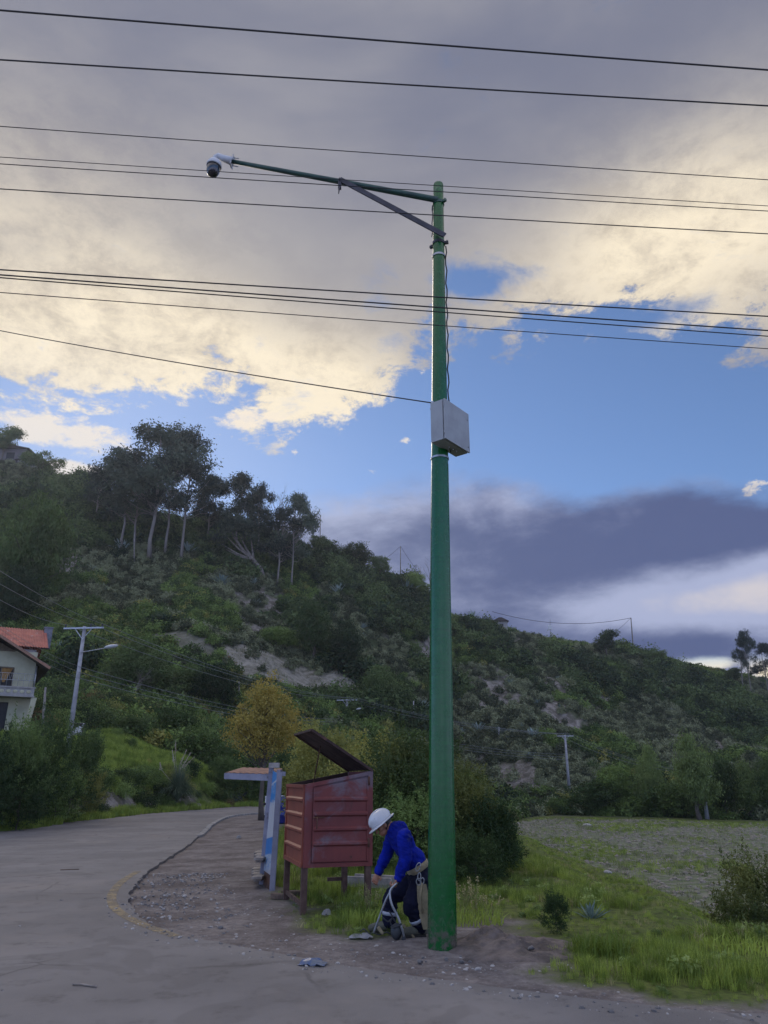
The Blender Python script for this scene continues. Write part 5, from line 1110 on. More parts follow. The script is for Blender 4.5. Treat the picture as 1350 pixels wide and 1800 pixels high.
# stick and dirt marks lying on the road
for (x0, y0, x1, y1, lb) in ((106, 1529, 139, 1528, 'thin dark stick on the left part of the road'), (128, 1730, 170, 1734, 'pale twig on the near road surface')):
    a, b_ = P(x0, y0, z=.01), P(x1, y1, z=.01); mb = MB(); m_ = a.lerp(b_, .5); mb.tube([a - m_, (a - m_) * .3 + Vector((0, .02, 0)), b_ - m_], .008, 6); o = mb.build('stick', M_wood if y0 < 1600 else M_slat); o.location = m_; tag(o, lb, 'stick')
# white rock in the field
mb = MB()
for (px, py, s_, lb) in ((1033, 1452, .45, 'largest white rock near the far left part of the field'), (1068, 1534, .16, 'small pale rock lower in the field')):
    o = link('field_rock', stone(12, M_stone2, 2)); g = G(px, py); o.location = g; o.scale = (s_, s_ * .8, s_ * .7); tag(o, lb, 'rock')
# the mound of dug earth
c_ = P(908, 1668, z=0); M_soil = mat('dug_soil', srgb(112, 101, 96), .97, col2=srgb(80, 72, 68), nscale=5, bump=.03, bscale=22, detail=7)
n_ = 96; q = np.linspace(-1, 1, n_); ux, uy = np.meshgrid(q * 1.05, q * .95); rr = np.hypot(ux / .76, uy / .62)
wob = .18 * (fbm(ux * 2.2 + 4, uy * 2.2, 3, 401) - .5) * 2
hh = .11 * np.clip(1.05 - rr - wob * 1.6, 0, 1) ** .75 * (1 + .0) + .09 * np.exp(-((ux + .2) ** 2 + (uy - .3) ** 2) / .04)
ridge = (fbm(ux * 6, uy * 6, 4, 402) - .5) * .14 + (fbm(ux * 19, uy * 19, 3, 403) - .5) * .075; hz_ = hh + ridge * sstep(0, .12, hh) - .05 * sstep(.03, .0, hh)
V = np.stack([ux.ravel(), uy.ravel(), hz_.ravel() - .01], 1); ii = (np.arange(n_ - 1)[:, None] * n_ + np.arange(n_ - 1)[None]).ravel(); Fq = np.stack([ii, ii + 1, ii + n_ + 1, ii + n_], 1)
o = link('earth_mound', np_mesh('earth_mound', V, Fq, M_soil, True)); o.location = (c_.x - .02, c_.y + .02, -.01); tag(o, 'dark mound of freshly dug earth at the foot of the pole', 'soil mound')
for i, (px, py, s_, lb) in enumerate(((878, 1672, .055, 'dark clod on the near face of the dug mound'), (935, 1680, .045, 'clod at the right foot of the dug mound'), (738, 1690, .035, 'small stone on bare ground in front of the worker'), (812, 1690, .03, 'small stone in front of the pole foot'))):
    o = link('loose_rock', stone(20 + i, M_stone, 2)); g = G(px, py); g.z = max(g.z, 0 if i > 1 else .06); o.location = g; o.scale = (s_, s_, s_ * .8); tag(o, lb, 'stone')
# agaves, pampas, weeds
AG = [rosette(31, M_blue, 30), rosette(32, M_blue, 36)]
for (px, py, s_, lb) in ((1040, 1618, .34, 'small blue agave on the grass slope right of the upright shrub'), (712, 1048, 4.6, 'big agave on the ridge left of the pole'), (830, 1082, 3.4, 'spiky agave on the skyline right of the pole'), (876, 1105, 3.2, 'agave below the small ridge hut'), (988, 1130, 2.6, 'agave on the skyline between the antenna and the round tree'),
        (740, 1250, 2.6, 'agave beside the thin white pole left of the green pole'), (310, 1272, 1.3, 'blue agave right of the white post on the terrace'), (515, 970, 0, ''), (215, 970, 3.4, 'agave at the foot of the thin pole on the left hill'), (330, 975, 3.4, 'agave right of the thin pole on the left hill'), (595, 1045, 3.0, 'agave on the slope above the drooping tree'),
        (390, 1030, 3.0, 'agave on the slope left of the leaning pale tree'), (840, 1290, 2.4, 'agave low on the slope just right of the pole'), (935, 1300, 2.4, 'agave left of the wired pole at the field edge'), (405, 1240, 1.8, 'agave left of the yellow tree'), (105, 1150, 2.2, 'blue agave right of the grey house chimney')):
    if s_: g = G(px, py); r_ = link('agave', AG[px % 2]); r_.location = g + Vector((0, 0, -.05)); r_.scale = (s_, s_, s_ * 1.1); r_.rotation_euler.z = px; tag(r_, lb, 'agave', 'agaves on the hill and slope')
g = Vector((P(312, 1400, Y=43).x, 43, 0)); g.z = H(g.x, g.y); pg = root('pampas_grass', g, 'big tussock of pampas grass with pale plumes on the road bank', 'pampas grass'); rnd = random.Random(4); V = []; Fq = []
for i in range(1500):
    a = rnd.uniform(0, 6.28); ln = rnd.uniform(1.2, 2.3); e = rnd.uniform(.2, 1.0); d = Vector((math.cos(a), math.sin(a), 0)); s_ = Vector((-d.y, d.x, 0)) * .013; o0 = len(V)
    for k in range(5):
        u = k / 4; p = d * (e * ln * u * .75) + Vector((0, 0, ln * (1.25 * u - 1.15 * e * u * u) + .2)); V += [p - s_ * (1 - u * .9), p + s_ * (1 - u * .9)]
    for k in range(4): Fq.append((o0 + 2 * k, o0 + 2 * k + 1, o0 + 2 * k + 3, o0 + 2 * k + 2))
M_pam = leaf_mat('pampas_blade', (.10, .14, .09), (.17, .22, .13), .3, .6); link('blades', np_mesh('blades', [tuple(v) for v in V], Fq, M_pam), pg)
M_plume = leaf_mat('pampas_plume', (.36, .31, .24), (.55, .50, .42), .3, 2)
for (px, py, tx, ty) in ((308, 1325, 309, 1300), (316, 1345, 328, 1318), (318, 1352, 336, 1322), (322, 1350, 342, 1330), (283, 1352, 281, 1340), (306, 1340, 303, 1318)):
    a = P(px, py, Y=42.8) - g; b_ = P(tx, ty, Y=42.7) - g; mb = MB(); mb.tube([Vector((0, 0, .8)), a, b_], [.012, .012, .006], 5); st = mb.build('stalk', M_plume, pg)
    rng = np.random.default_rng(px); k = rng.random(130)[:, None]; C = np.array(a) * (1 - k) + np.array(b_) * k + rng.normal(size=(130, 3)) * .035 * (1.1 - k); V_, F_ = leaf_quads(C, .08, rng, None, 0, .3, -.5); link('plume', np_mesh('plume', V_, F_, M_plume), st)
def stalks(name, lb, px0, px1, Yd, tops, n, m_, r_=.004, seed=1, cat='weed', hd=True):
    rnd = random.Random(seed); c0_ = P((px0 + px1) / 2, 1600, Y=Yd); g = Vector((c0_.x, Yd, H(c0_.x, Yd))); rt = root(name, g, lb, cat)
    mb = MB(); C = []
    for i in range(n):
        px = rnd.uniform(px0, px1); top = P(px + rnd.uniform(-14, 14), rnd.uniform(*tops), Y=Yd + rnd.uniform(-.2, .2)) - g; bs = Vector((P(px, 1600, Y=Yd).x - g.x + rnd.uniform(-.05, .05), rnd.uniform(-.15, .15), -.03)); md = bs.lerp(top, .5) + Vector((rnd.uniform(-.04, .04), 0, .03)); mb.tube([bs, md, top], [r_, r_ * .8, r_ * .5], 5)
        for k in range(2): q = bs.lerp(top, rnd.uniform(.5, .85)); e = q + Vector((rnd.uniform(-.12, .12), rnd.uniform(-.05, .05), rnd.uniform(.05, .16))); mb.tube([q, e], [r_ * .7, r_ * .4], 4); C += [e] * 8
        C += [top] * 14
    mb.build('stalk', m_, rt); rng = np.random.default_rng(seed); C = np.array([tuple(v) for v in C]) + rng.normal(size=(len(C), 3)) * (.010, .010, .022); V_, F_ = leaf_quads(C, .022, rng, None, 0, .5); link('seed_heads', np_mesh('seed_heads', V_, F_, M_drygrass), rt)['kind'] = 'stuff'; return rt
stalks('dry_weed', 'tall dry seed stalks in the grass just right of the pole foot', 812, 872, 10.2, (1545, 1590), 14, M_drygrass, seed=4)
stalks('dry_weed', 'thin green-yellow stalks beside the right bin leg and worker', 632, 668, 10.3, (1555, 1590), 9, M_drygrass, seed=6)
# long grass clumps
for (px, Yd, top, wd, n, lb, sd_) in ((835, 9.9, 1585, .42, 200, 'tall grass clump right of the pole foot', 1), (1050, 8.2, 1622, .34, 300, 'dark dense grass clump on the verge right of the mound', 2), (650, 10.0, 1590, .40, 220, 'tall grass clump behind the worker and bin leg', 3), (585, 10.6, 1600, .45, 220, 'grass clump under the red bin', 4), (720, 10.2, 1600, .30, 230, 'grass clump seen between the legs of the worker', 5), (1290, 8.3, 1640, .45, 240, 'long grass clump at the right photo edge', 6)):
    g = Vector((P(px, 1600, Y=Yd).x, Yd, 0)); g.z = H(g.x, Yd); h = P(px, top, Y=Yd).z - g.z
    o = link('grass_clump', tuft(40 + sd_, n, 1, wd / max(h, .1) * .8, .55, .012 / max(h, .1), M_grass)); o.location = g; o.scale = (h, h, h); tag(o, lb, 'grass clump')

# ------------------------------------------------------------------ street-light pole and wired poles
M_polec = mat('pale_concrete_pole', (.33, .33, .35), .8, col2=(.24, .24, .26), nscale=3); M_glassl = mat('lamp_shell', (.45, .46, .48), .4, col2=(.38, .39, .41))
M_woodp = mat('grey_wood_pole', (.24, .22, .20), .9, col2=(.15, .14, .13), nscale=4)
INS = {}
def line_pole(px, pb, pt, Yd, lb, arm=1.2, arm_rz=0, lamp=True, r0=.16, seedg='concrete line poles'):
    b_ = P(px[0], pb, Y=Yd); tp = P(px[1], pt, Y=Yd); zg = H(b_.x, Yd); rt = root('line_pole', (tp.x, Yd, zg), lb, 'utility pole', seedg); h = tp.z - zg
    mb = MB(); mb.tube([(0, 0, -.3), (0, 0, h)], [r0, r0 * .62], 12); mb.build('shaft', M_polec, rt)
    mb = MB(); ca = Vector((math.cos(arm_rz), math.sin(arm_rz), 0)); top = Vector((0, -.12, h - .12)); mb.beam(top - ca * arm, top + ca * arm, .08, .09); mb.beam(top - ca * arm * .45, (0, -.1, h - .75), .035); mb.beam(top + ca * arm * .45, (0, -.1, h - .75), .035); cm = mb.build('crossarm', M_galv, rt)
    pins = []
    for q in (-.92, .35, .92):
        p = top + ca * arm * q; mb = MB(); mb.lathe(p + Vector((0, 0, .05)), [(.02, 0), (.06, .04), (.03, .07), (.06, .10), (.03, .13), (.05, .16), (.001, .18)], 10); mb.build('insulator', M_dsteel, cm); pins.append(rt.location + p + Vector((0, 0, .22)))
    lows = [rt.location + Vector((.12, -.14, h - q)) for q in (2.3, 2.6, 2.9)]
    if lamp:
        la = P(lamp[0], lamp[1], Y=Yd - .6) - rt.location; lb_ = P(lamp[2], lamp[3], Y=Yd - .9) - rt.location; mb = MB(); mb.tube([(.05, -.1, P(px[1] - 4, lamp[4], Y=Yd).z - zg), la], .028, 8); am = mb.build('lamp_arm', M_galv, rt)
        mb = MB(); d = lb_ - la; mb.ball(la + d * .5, (d.length * .55, .16, .11), 14, 8, Matrix.Rotation(-math.atan2(d.z, d.x), 3, 'Y')); mb.build('lamp_head', M_glassl, am)
    return rt, pins, lows
p1, i1, l1 = line_pole((118, 149), 1300, 1101, 42, 'pale concrete pole with crossarm and street light beside the house', 1.18, R(-6), (187, 1139, 204, 1134, 1147), r0=.145)
p2, i2, l2 = line_pole((607, 610), 1330, 1229, 92, 'farther concrete pole with street light rising behind the olive shrubs', 1.25, R(-8), (627, 1247, 634, 1245, 1252), r0=.2)
p3, i3, l3 = line_pole((1000, 993), 1400, 1292, 96, 'concrete pole with crossarm at the hill foot beyond the field', 1.0, R(-6), None, r0=.2)
p4, i4, l4 = line_pole((1238, 1233), 1432, 1362, 76, 'concrete pole whose foot shows below the tall feathery tree', .9, R(-6), None, r0=.2)
M_wire = mat('pale_wire', (.15, .16, .17), .5, col2=(.16, .17, .18)); k = 0
nm = ['upper left', 'upper middle', 'upper right']
def span(a, b_, sag, lb, r_=.018, grp='distant wires between the line poles'):
    mb = MB(); pts = sag_line(a, b_, sag, 20); mb.tube([p - a for p in pts], r_, 5, smooth=False); o = mb.build('line_wire', M_wire); o.location = a; return tag(o, lb, 'wire', grp)
L0 = [P(0, y_, Y=26) for y_ in (995, 1018, 1046)]; L0b = [P(0, y_, Y=30) for y_ in (1093, 1100, 1112)]
od = ('first', 'second', 'third')
for j in range(3):
    jj = (2, 1, 0)[j]
    e = L0[j] + (L0[j] - i1[jj]) * .25; span(e, i1[jj], .25, '%s from the top of the wires reaching the street-light pole from upper left' % ('highest', 'middle', 'lowest')[j], .010)
    span(i1[jj], i2[jj], .9, '%s crossarm wire running from the street-light pole to the right' % ('highest', 'middle', 'lowest')[j], .014)
    span(i2[jj], i3[jj], .8, '%s crossarm wire behind the green pole towards the field' % ('highest', 'middle', 'lowest')[j], .016)
    span(i3[jj], i4[jj], .8, '%s crossarm wire over the far edge of the field' % ('highest', 'middle', 'lowest')[j], .014)
    e = L0b[j] + (L0b[j] - l1[j]) * .2; span(e, l1[j], .2, '%s low wire passing in front of the red roof' % ('highest', 'middle', 'lowest')[j], .008)
    span(l1[j], l2[j], .8, '%s low wire from the street-light pole across the dark hollow' % ('highest', 'middle', 'lowest')[j], .014)
    span(l2[j], l3[j], .8, '%s low wire behind the green pole above the shrubs' % ('highest', 'middle', 'lowest')[j], .016)
def thin_pole(px, pb, pt, lb, r_=.09, name='thin_pole', m_=None, tx=None, Yd=None):
    g = G(px, pb) if Yd is None else Vector((P(px, pb, Y=Yd).x, Yd, H(P(px, pb, Y=Yd).x, Yd))); tp = P(tx or px, pt, Y=g.y) - g; mb = MB(); mb.tube([(0, 0, -.4), tp * .5, tp], [r_, r_ * .9, r_ * .7], 8); o = mb.build(name, m_ or M_woodp); o.location = g; return tag(o, lb, 'pole'), g + tp
thin_pole(236, 990, 936, 'thin bare pole standing on the left hillside below the eucalyptus', .13)
thin_pole(563, 960, 905, 'lone thin mast right of the eucalyptus row on the skyline', .13)
o, mt = thin_pole(704, 1022, 960, 'thin guyed mast on the middle ridge skyline', .12)
o, rp = thin_pole(1114, 1150, 1086, 'leaning wooden pole on the right ridge skyline', .17, tx=1109)
thin_pole(1209, 1215, 1158, 'thin leaning pole left of the tall right eucalyptus', .13, tx=1203) if False else None
thin_pole(1306, 1215, 1142, 'thin leaning pole left of the lone right eucalyptus', .13, tx=1301)
thin_pole(727, 1285, 1232, 'thin pale pole left of the green pole low on the hill', .10, m_=M_polec)
thin_pole(877, 1300, 1278, 'short pale post low on the slope right of the green pole', .10, m_=M_polec)
thin_pole(420, 1235, 1198, 'short wooden pole left of the yellow tree', .12)
o, ant = thin_pole(967, 1122, 1088, 'thin antenna mast with white panel on the right ridge', .07); g = ant
mb = MB(); mb.box((0, 0, 0), (.9, .3, 1.1), bev=.05); q = mb.build('panel', M_white, o); q.location = P(967, 1103, Y=g.y) - o.location
def cable(a, b_, sag, lb, r_=.03):
    mb = MB(); pts = sag_line(a, b_, sag, 20); mb.tube([p - a for p in pts], r_, 5); o = mb.build('ridge_wire', M_black); o.location = a; tag(o, lb, 'wire')
cable(rp, P(865, 1075, Y=rp.y - 5), 2.0, 'sagging wire on the right ridge from the leaning pole', .05); cable(rp, P(1080, 1112, Y=rp.y), .1, 'stay wire of the leaning ridge pole'); cable(mt, P(672, 985, Y=mt.y), .2, 'left stay wire of the guyed mast'); cable(mt, P(735, 1005, Y=mt.y), .2, 'right stay wire of the guyed mast')

# ------------------------------------------------------------------ the house at left
M_cream = mat('cream_wall', (.44, .43, .31), .85, col2=(.36, .35, .25), nscale=1.2, dirt=((.25, .23, .18, 1), 1.5, .6)); M_lil = mat('grey_lilac_wall', (.34, .31, .34), .85, col2=(.27, .25, .28), nscale=1.5)
M_tile = mat('red_corrugated_sheet', (.42, .115, .075), .65, col2=(.30, .09, .065), nscale=1.6, dirt=((.40, .30, .28, 1), 1.2, .6)); M_bpanel = mat('brown_gable_boards', (.16, .13, .09), .8, col2=(.10, .08, .06)); M_win = mat('window_glass', (.015, .017, .022), .35, col2=(.01, .011, .015), spec=.25)
M_curt = mat('orange_curtain', (.30, .17, .05), .9, col2=(.22, .12, .04)); M_bal = mat('grey_balcony', (.32, .31, .30), .8, col2=(.24, .23, .23), nscale=5); M_soff = mat('dark_eave', (.05, .04, .038), .8)
Yh = 46.0; hp = lambda px, py, dy=0: P(px, py, Y=Yh + dy); O = Vector((hp(60, 1190).x, Yh, 0)); O.z = H(O.x, Yh) - .4
hr = root('house', O, 'cream two-storey house with brown gable, balcony and dark overhanging roof', 'house', rz=R(29))
L_ = lambda px, py, dy=0: hp(px, py, dy) - O
xr = L_(60, 1190).x; xl = xr - 5.2; zA_ = L_(5, 1130).z; xa = L_(5, 1126).x; zE = L_(60, 1168).z; zbal = L_(50, 1220).z; zgr = 0; zsoff = L_(0, 1147).z
mb = MB(); dH = 6.5; xl = xa - (xr - xa)
pent = [(xl, zgr), (xr, zgr), (xr, zE), (xa, zA_), (xl, zE)]
wL, wR = L_(-30, 1180).x, L_(28, 1180).x; wz1, wz0 = L_(0, 1176).z, L_(0, 1212).z
# front wall built round its openings
mb.box(((wR + xr) / 2, .1, (zgr + zsoff) / 2 ), (xr - wR, .2, zsoff - zgr)); mb.box(((xl + wL) / 2, .1, (zgr + zsoff) / 2), (wL - xl, .2, zsoff - zgr)); mb.box(((wL + wR) / 2, .1, (wz1 + zsoff) / 2), (wR - wL, .2, zsoff - wz1))
gz1, gz0 = L_(0, 1236).z, zgr + .5; mb.box(((wL + wR) / 2, .1, (gz1 + wz0) / 2), (wR - wL, .2, wz0 - gz1)); mb.box(((wL + wR) / 2, .1, (zgr + gz0) / 2), (wR - wL, .2, gz0 - zgr))
mb.box((xr - .1, dH / 2 + .1, (zgr + zE) / 2), (.2, dH - .2, zE - zgr)); mb.box((xl + .1, dH / 2 + .1, (zgr + zE) / 2), (.2, dH - .2, zE - zgr)); mb.box(((xl + xr) / 2, dH, (zgr + zE) / 2), (xr - xl - .4, .2, zE - zgr)); mb.build('wall', M_cream, hr)
mb = MB(); k_ = (zA_ - zE) / (xr - xa); xs_ = (zA_ - zsoff) / k_
mb.add([(xa - xs_, -.02, zsoff), (xa + xs_, -.02, zsoff), (xa, -.02, zA_ - .1), (xa - xs_, .18, zsoff), (xa + xs_, .18, zsoff), (xa, .18, zA_ - .1)], [(0, 1, 2), (5, 4, 3), (0, 3, 4, 1), (1, 4, 5, 2), (2, 5, 3, 0)])
mb.box((xa, -.05, zsoff), (2 * xs_, .06, .1)); mb.build('gable_boards', M_bpanel, hr)
mb = MB(); ex = L_(83, 1178).x; 
for s_ in (1, -1):
    e_x = xa + s_ * (ex - xa); e_z = zA_ + .12 - k_ * (ex - xa) * .98
    mb.hexa([(xa, -1.0, zA_ + .05), (e_x, -1.0, e_z - .08), (e_x, dH + .6, e_z - .08), (xa, dH + .6, zA_ + .05), (xa, -1.0, zA_ + .16), (e_x, -1.0, e_z + .02), (e_x, dH + .6, e_z + .02), (xa, dH + .6, zA_ + .16)])
rf = mb.build('roof', M_soff, hr)
mb = MB()
for s_ in (1, -1): e_x = xa + s_ * (ex - xa); e_z = zA_ + .12 - k_ * (ex - xa) * .98; mb.beam((xa, -1.02, zA_ + .11), (e_x, -1.02, e_z - .03), .05, .16)
mb.build('bargeboard', mat('rust_edge', (.30, .16, .11), .8), rf)
mb = MB(); mb.box(((wL + wR) / 2, .16, (wz0 + wz1) / 2), (wR - wL, .03, wz1 - wz0)); wn_ = mb.build('window', M_win, hr)
mb = MB(); cxp = (L_(8, 1180).x, L_(27, 1180).x); mb.add([(cxp[0], .06, wz1), (cxp[1], .06, wz1), (cxp[0] + (cxp[1] - cxp[0]) * .42, .06, wz0 + .35), (cxp[0] + (cxp[1] - cxp[0]) * .25, .06, wz0 + .35), (cxp[0], .10, wz1), (cxp[1], .10, wz1), (cxp[0] + (cxp[1] - cxp[0]) * .42, .10, wz0 + .35), (cxp[0] + (cxp[1] - cxp[0]) * .25, .10, wz0 + .35)], [(3, 2, 1, 0), (4, 5, 6, 7), (0, 1, 5, 4), (1, 2, 6, 5), (3, 0, 4, 7)]); mb.build('curtain', M_curt, wn_)
mb = MB(); mb.beam((wL, .02, wz1), (wR, .02, wz1), .06, .07); mb.beam((wR, .02, wz1), (wR, .02, wz0), .06, .07, up=(0, 1, 0)); mb.beam((L_(7, 1190).x, .05, wz1), (L_(7, 1190).x, .05, wz0), .06, .06, up=(0, 1, 0)); mb.build('window_frame', M_bpanel, wn_)
mb = MB(); mb.box(((wL + wR) / 2, .16, (gz0 + gz1) / 2), (wR - wL, .03, gz1 - gz0)); mb.build('window', M_win, hr)
mb = MB(); bx0, bx1 = xl, xr + .05; zs_ = L_(0, 1220).z; mb.box(((bx0 + bx1) / 2, -.55, zs_), (bx1 - bx0, 1.1, .42)); mb.box(((bx0 + bx1) / 2, -.56, zs_ + .25), (bx1 - bx0 + .1, 1.2, .08)); mb.box(((bx0 + bx1) / 2, -.56, zs_ - .25), (bx1 - bx0 + .1, 1.2, .08)); bal = mb.build('balcony', M_bal, hr)
mb = MB()
for i in range(13): x_ = bx1 - .3 - i * .36; mb.ball((x_, -1.105, zs_ + .01), (.13, .02, .10), 8, 6)
mb.build('frieze', M_cream, bal)
mb = MB(); ry = -1.0; rz0, rz1 = zs_ + .29, zs_ + 1.05
for z in (rz1, (rz0 + rz1) / 2): mb.tube([(bx0 + .05, ry, z), (bx1 - .05, ry, z)], .018, 6); mb.tube([(bx1 - .05, ry, z), (bx1 - .05, -.02, z)], .018, 6)
for i in range(17): x_ = bx1 - .05 - i * .3; mb.tube([(x_, ry, rz0), (x_, ry, rz1)], .012, 5); mb.tube([(x_ - .15, ry, (rz0 + rz1) / 2), (x_ - .22, ry, rz1 - .06), (x_ - .08, ry, rz1 - .06), (x_ - .15, ry, (rz0 + rz1) / 2)], .008, 4)
mb.build('railing', M_galv, bal)
mb = MB(); mb.beam((xr - .18, -.9, zgr), (xr + .1, -.95, zs_ - .29), .30, .30, up=(0, 1, 0)); mb.build('column', M_cream, hr)
mb = MB(); mb.tube([(xr + .06, -.05, zs_ + .3), (xr + .06, -.05, zE - .1)], .05, 8); mb.build('drainpipe', M_galv, hr)
# back wing with the red corrugated roof
Yw = 54.0; q = lambda px, py, dy=0: P(px, py, Y=Yw + dy); O2 = Vector((q(84, 1139).x, Yw, H(q(60, 1150).x, Yw) - .3)); h2 = root('back_house', O2, 'grey-lilac back building under a red corrugated roof with a grey tank', 'house', rz=R(29))
l2_ = lambda px, py, dy=0: q(px, py, dy) - O2
x0_, x1_ = -7.0, l2_(65, 1150).x; zr0 = l2_(83, 1139, -.5).z; zr1 = l2_(87, 1111, 3.2).z; mb = MB(); mb.box(((x0_ + x1_) / 2, 2.6, zr0 / 2 - .1), (x1_ - x0_, 5.0, zr0)); mb.build('wall', M_lil, h2)
mb = MB(); xr2 = l2_(84, 1139).x; nC = 84; ys_ = (-.5, 3.2); V = []
for i in range(nC + 1):
    x_ = x0_ - .5 + (xr2 - x0_ + .5) * i / nC; dz = .06 * (i % 2)
    for y_, z_ in ((-.5, zr0), (3.2, zr1), (6.0, zr0 + .2)): V.append((x_, y_, z_ + dz)); V.append((x_, y_, z_ + dz - .03))
Fq = []
for i in range(nC):
    a_, b_ = i * 6, (i + 1) * 6; Fq += [(a_, b_, b_ + 2, a_ + 2), (a_ + 2, b_ + 2, b_ + 4, a_ + 4), (a_ + 3, b_ + 3, b_ + 1, a_ + 1), (a_ + 5, b_ + 5, b_ + 3, a_ + 3), (a_ + 1, b_ + 1, b_, a_)]
mb.add(V, Fq); mb.build('roof', M_tile, h2)
mb = MB(); c_ = l2_(97, 1122, 3); c_.x += 1.3; mb.box((c_.x - .3, 3.0, c_.z - .1), (.55, .7, 1.5)); mb.box((c_.x - .3, 3.0, c_.z + .7), (.65, .8, .1)); mb.build('chimney', mat('grey_block', (.17, .18, .22), .8, col2=(.12, .13, .16)), h2)
for x_ in (11, 22, 36): mb = MB(); c_ = l2_(x_, 1104, 3.1); mb.tube([(c_.x, 3.1, zr1), (c_.x, 3.1, c_.z)], .03, 5); mb.tube([(c_.x, 3.1, c_.z), (c_.x + .5, 3.1, c_.z + .03)], .025, 5); mb.build('roof_rod', M_rust, h2)
thin_pole(80, 1258, 1208, 'rusty and pale pole right of the house wall', .09, Yd=44, m_=M_woodp)
# white stone wall
aa, bb = P(135, 1228, Y=72), P(272, 1243, Y=70); aa.z = H(aa.x, aa.y); bb.z = H(bb.x, bb.y); zf = lambda p: H(p.x, 56)
M_whst = mat('whitewashed_stone', (.34, .35, .40), .9, col2=(.33, .34, .38), nscale=1.6, dirt=((.04, .05, .035, 1), 1.3, .53)); o0 = Vector((aa.x, 72, aa.z)); mb = MB(); rnd = random.Random(2); x = 0.0; Lw = (bb - aa).length; d = (bb - aa).normalized()
while x < Lw:
    wd = rnd.uniform(.4, 1.2); hh = rnd.uniform(.35, .8); zc = -.5
    while zc < hh: h1 = rnd.uniform(.25, .45); c_ = d * (x + wd / 2); mb.box((c_.x, rnd.uniform(-.05, .05), c_.z + zc + h1 / 2), (wd * .97, .5, h1 * .96), bev=.05); zc += h1
    x += wd
tag(mb.build('stone_wall', M_whst, None, o0), 'low whitewashed stone wall above the grass terrace, half overgrown', 'wall')
white_post(282, 1293, 1275, 'white pipe post standing on the grass terrace', .09)
M_cow = mat('black_white_hide', (.02, .02, .02), .8, col2=(.5, .5, .5), nscale=2.2, amt=(.5, .53))
g = Vector((P(136, 1290, Y=43.5).x, 43.5, P(136, 1283, Y=43.5).z)); 
mb = MB(); mb.box((0, 0, .1), (.5, .5, .55), bev=.06); mb.box((0, 0, .42), (.6, .6, .08), bev=.02); o = mb.build('meter_box', M_cow, None, g); o.location.z = max(g.z - .1, H(g.x, 43.5)); tag(o, 'small black and white box on the grass by the street-light pole', 'box')
# ridge buildings
def hut(px, py, w_, h_, lb, wallm, roofm, rise=.25, dy=0):
    g = G(px, py); rt = root('ridge_house', g, lb, 'house'); mb = MB(); mb.box((0, 2, h_ / 2 - 1), (w_, 4, h_ + 2)); mb.build('wall', wallm, rt); mb = MB(); mb.hexa([(-w_ * .6, -.6, h_), (w_ * .6, -.6, h_), (w_ * .6, 4.6, h_), (-w_ * .6, 4.6, h_), (-w_ * .1, -.6, h_ + rise * w_ * .5), (w_ * .1, -.6, h_ + rise * w_ * .5), (w_ * .1, 4.6, h_ + rise * w_ * .5), (-w_ * .1, 4.6, h_ + rise * w_ * .5)]); mb.build('roof', roofm, rt)
    mb = MB(); mb.box((w_ * .1, -.02, h_ * .5), (w_ * .22, .06, h_ * .45)); mb.build('window', M_win, rt); return rt
M_dkw = mat('dark_far_wall', (.12, .11, .12), .9); hut(880, 1108, 3.2, 2.0, 'small grey hut with pitched roof on the ridge right of the pole', M_bal, M_soff, .5)
hut(12, 800, 9, 3.6, 'dark house roof on the skyline at the upper left edge', M_dkw, M_soff, .2); hut(52, 815, 6, 2.2, 'low grey house right of the dark roof on the upper left ridge', M_bal, M_soff, .2)
# ------------------------------------------------------------------ the worker
def remesh(mb, name, mats, voxel=.007, smooth=4, parent=None, wrinkle=0.0, wscale=9.0, seed=0):
    me = mb.mesh(name, []) if False else None
    m0 = bpy.data.meshes.new(name + '_raw'); m0.from_pydata(mb.v, [], mb.f)
    o = bpy.data.objects.new(name, m0); COL.objects.link(o)
    r_ = o.modifiers.new('r', 'REMESH'); r_.mode = 'VOXEL'; r_.voxel_size = voxel; r_.use_smooth_shade = True
    s_ = o.modifiers.new('s', 'SMOOTH'); s_.factor = .5; s_.iterations = smooth
    dg = bpy.context.evaluated_depsgraph_get(); dg.update(); ev = o.evaluated_get(dg); me = bpy.data.meshes.new_from_object(ev)
    o.modifiers.clear(); o.data = me; me.name = name
    if wrinkle:
        n = len(me.vertices); co = np.empty(n * 3, np.float32); me.vertices.foreach_get('co', co); co = co.reshape(-1, 3); no = np.empty(n * 3, np.float32); me.vertices.foreach_get('normal', no); no = no.reshape(-1, 3)
        a_ = fbm(co[:, 0] * wscale + co[:, 1] * 4, co[:, 2] * wscale * 2.2 + co[:, 0] * 5, 3, seed); f_ = 1 - np.abs(a_ - .5) * 4
        co = co + no * (f_ * wrinkle)[:, None]; me.vertices.foreach_set('co', co.ravel().astype(np.float32))
    for m_ in mats: me.materials.append(m_)
    me.polygons.foreach_set('use_smooth', np.ones(len(me.polygons), bool)); me.update()
    o.parent = parent; return o
WY = 9.22
wo = Vector((P(712, 1645, Y=WY).x, WY, 0)); W = lambda px, py, Y=WY: P(px, py, Y=Y) - wo
wk = root('person', wo, 'worker in white hard hat and blue hoodie bending down beside the green pole', 'person')
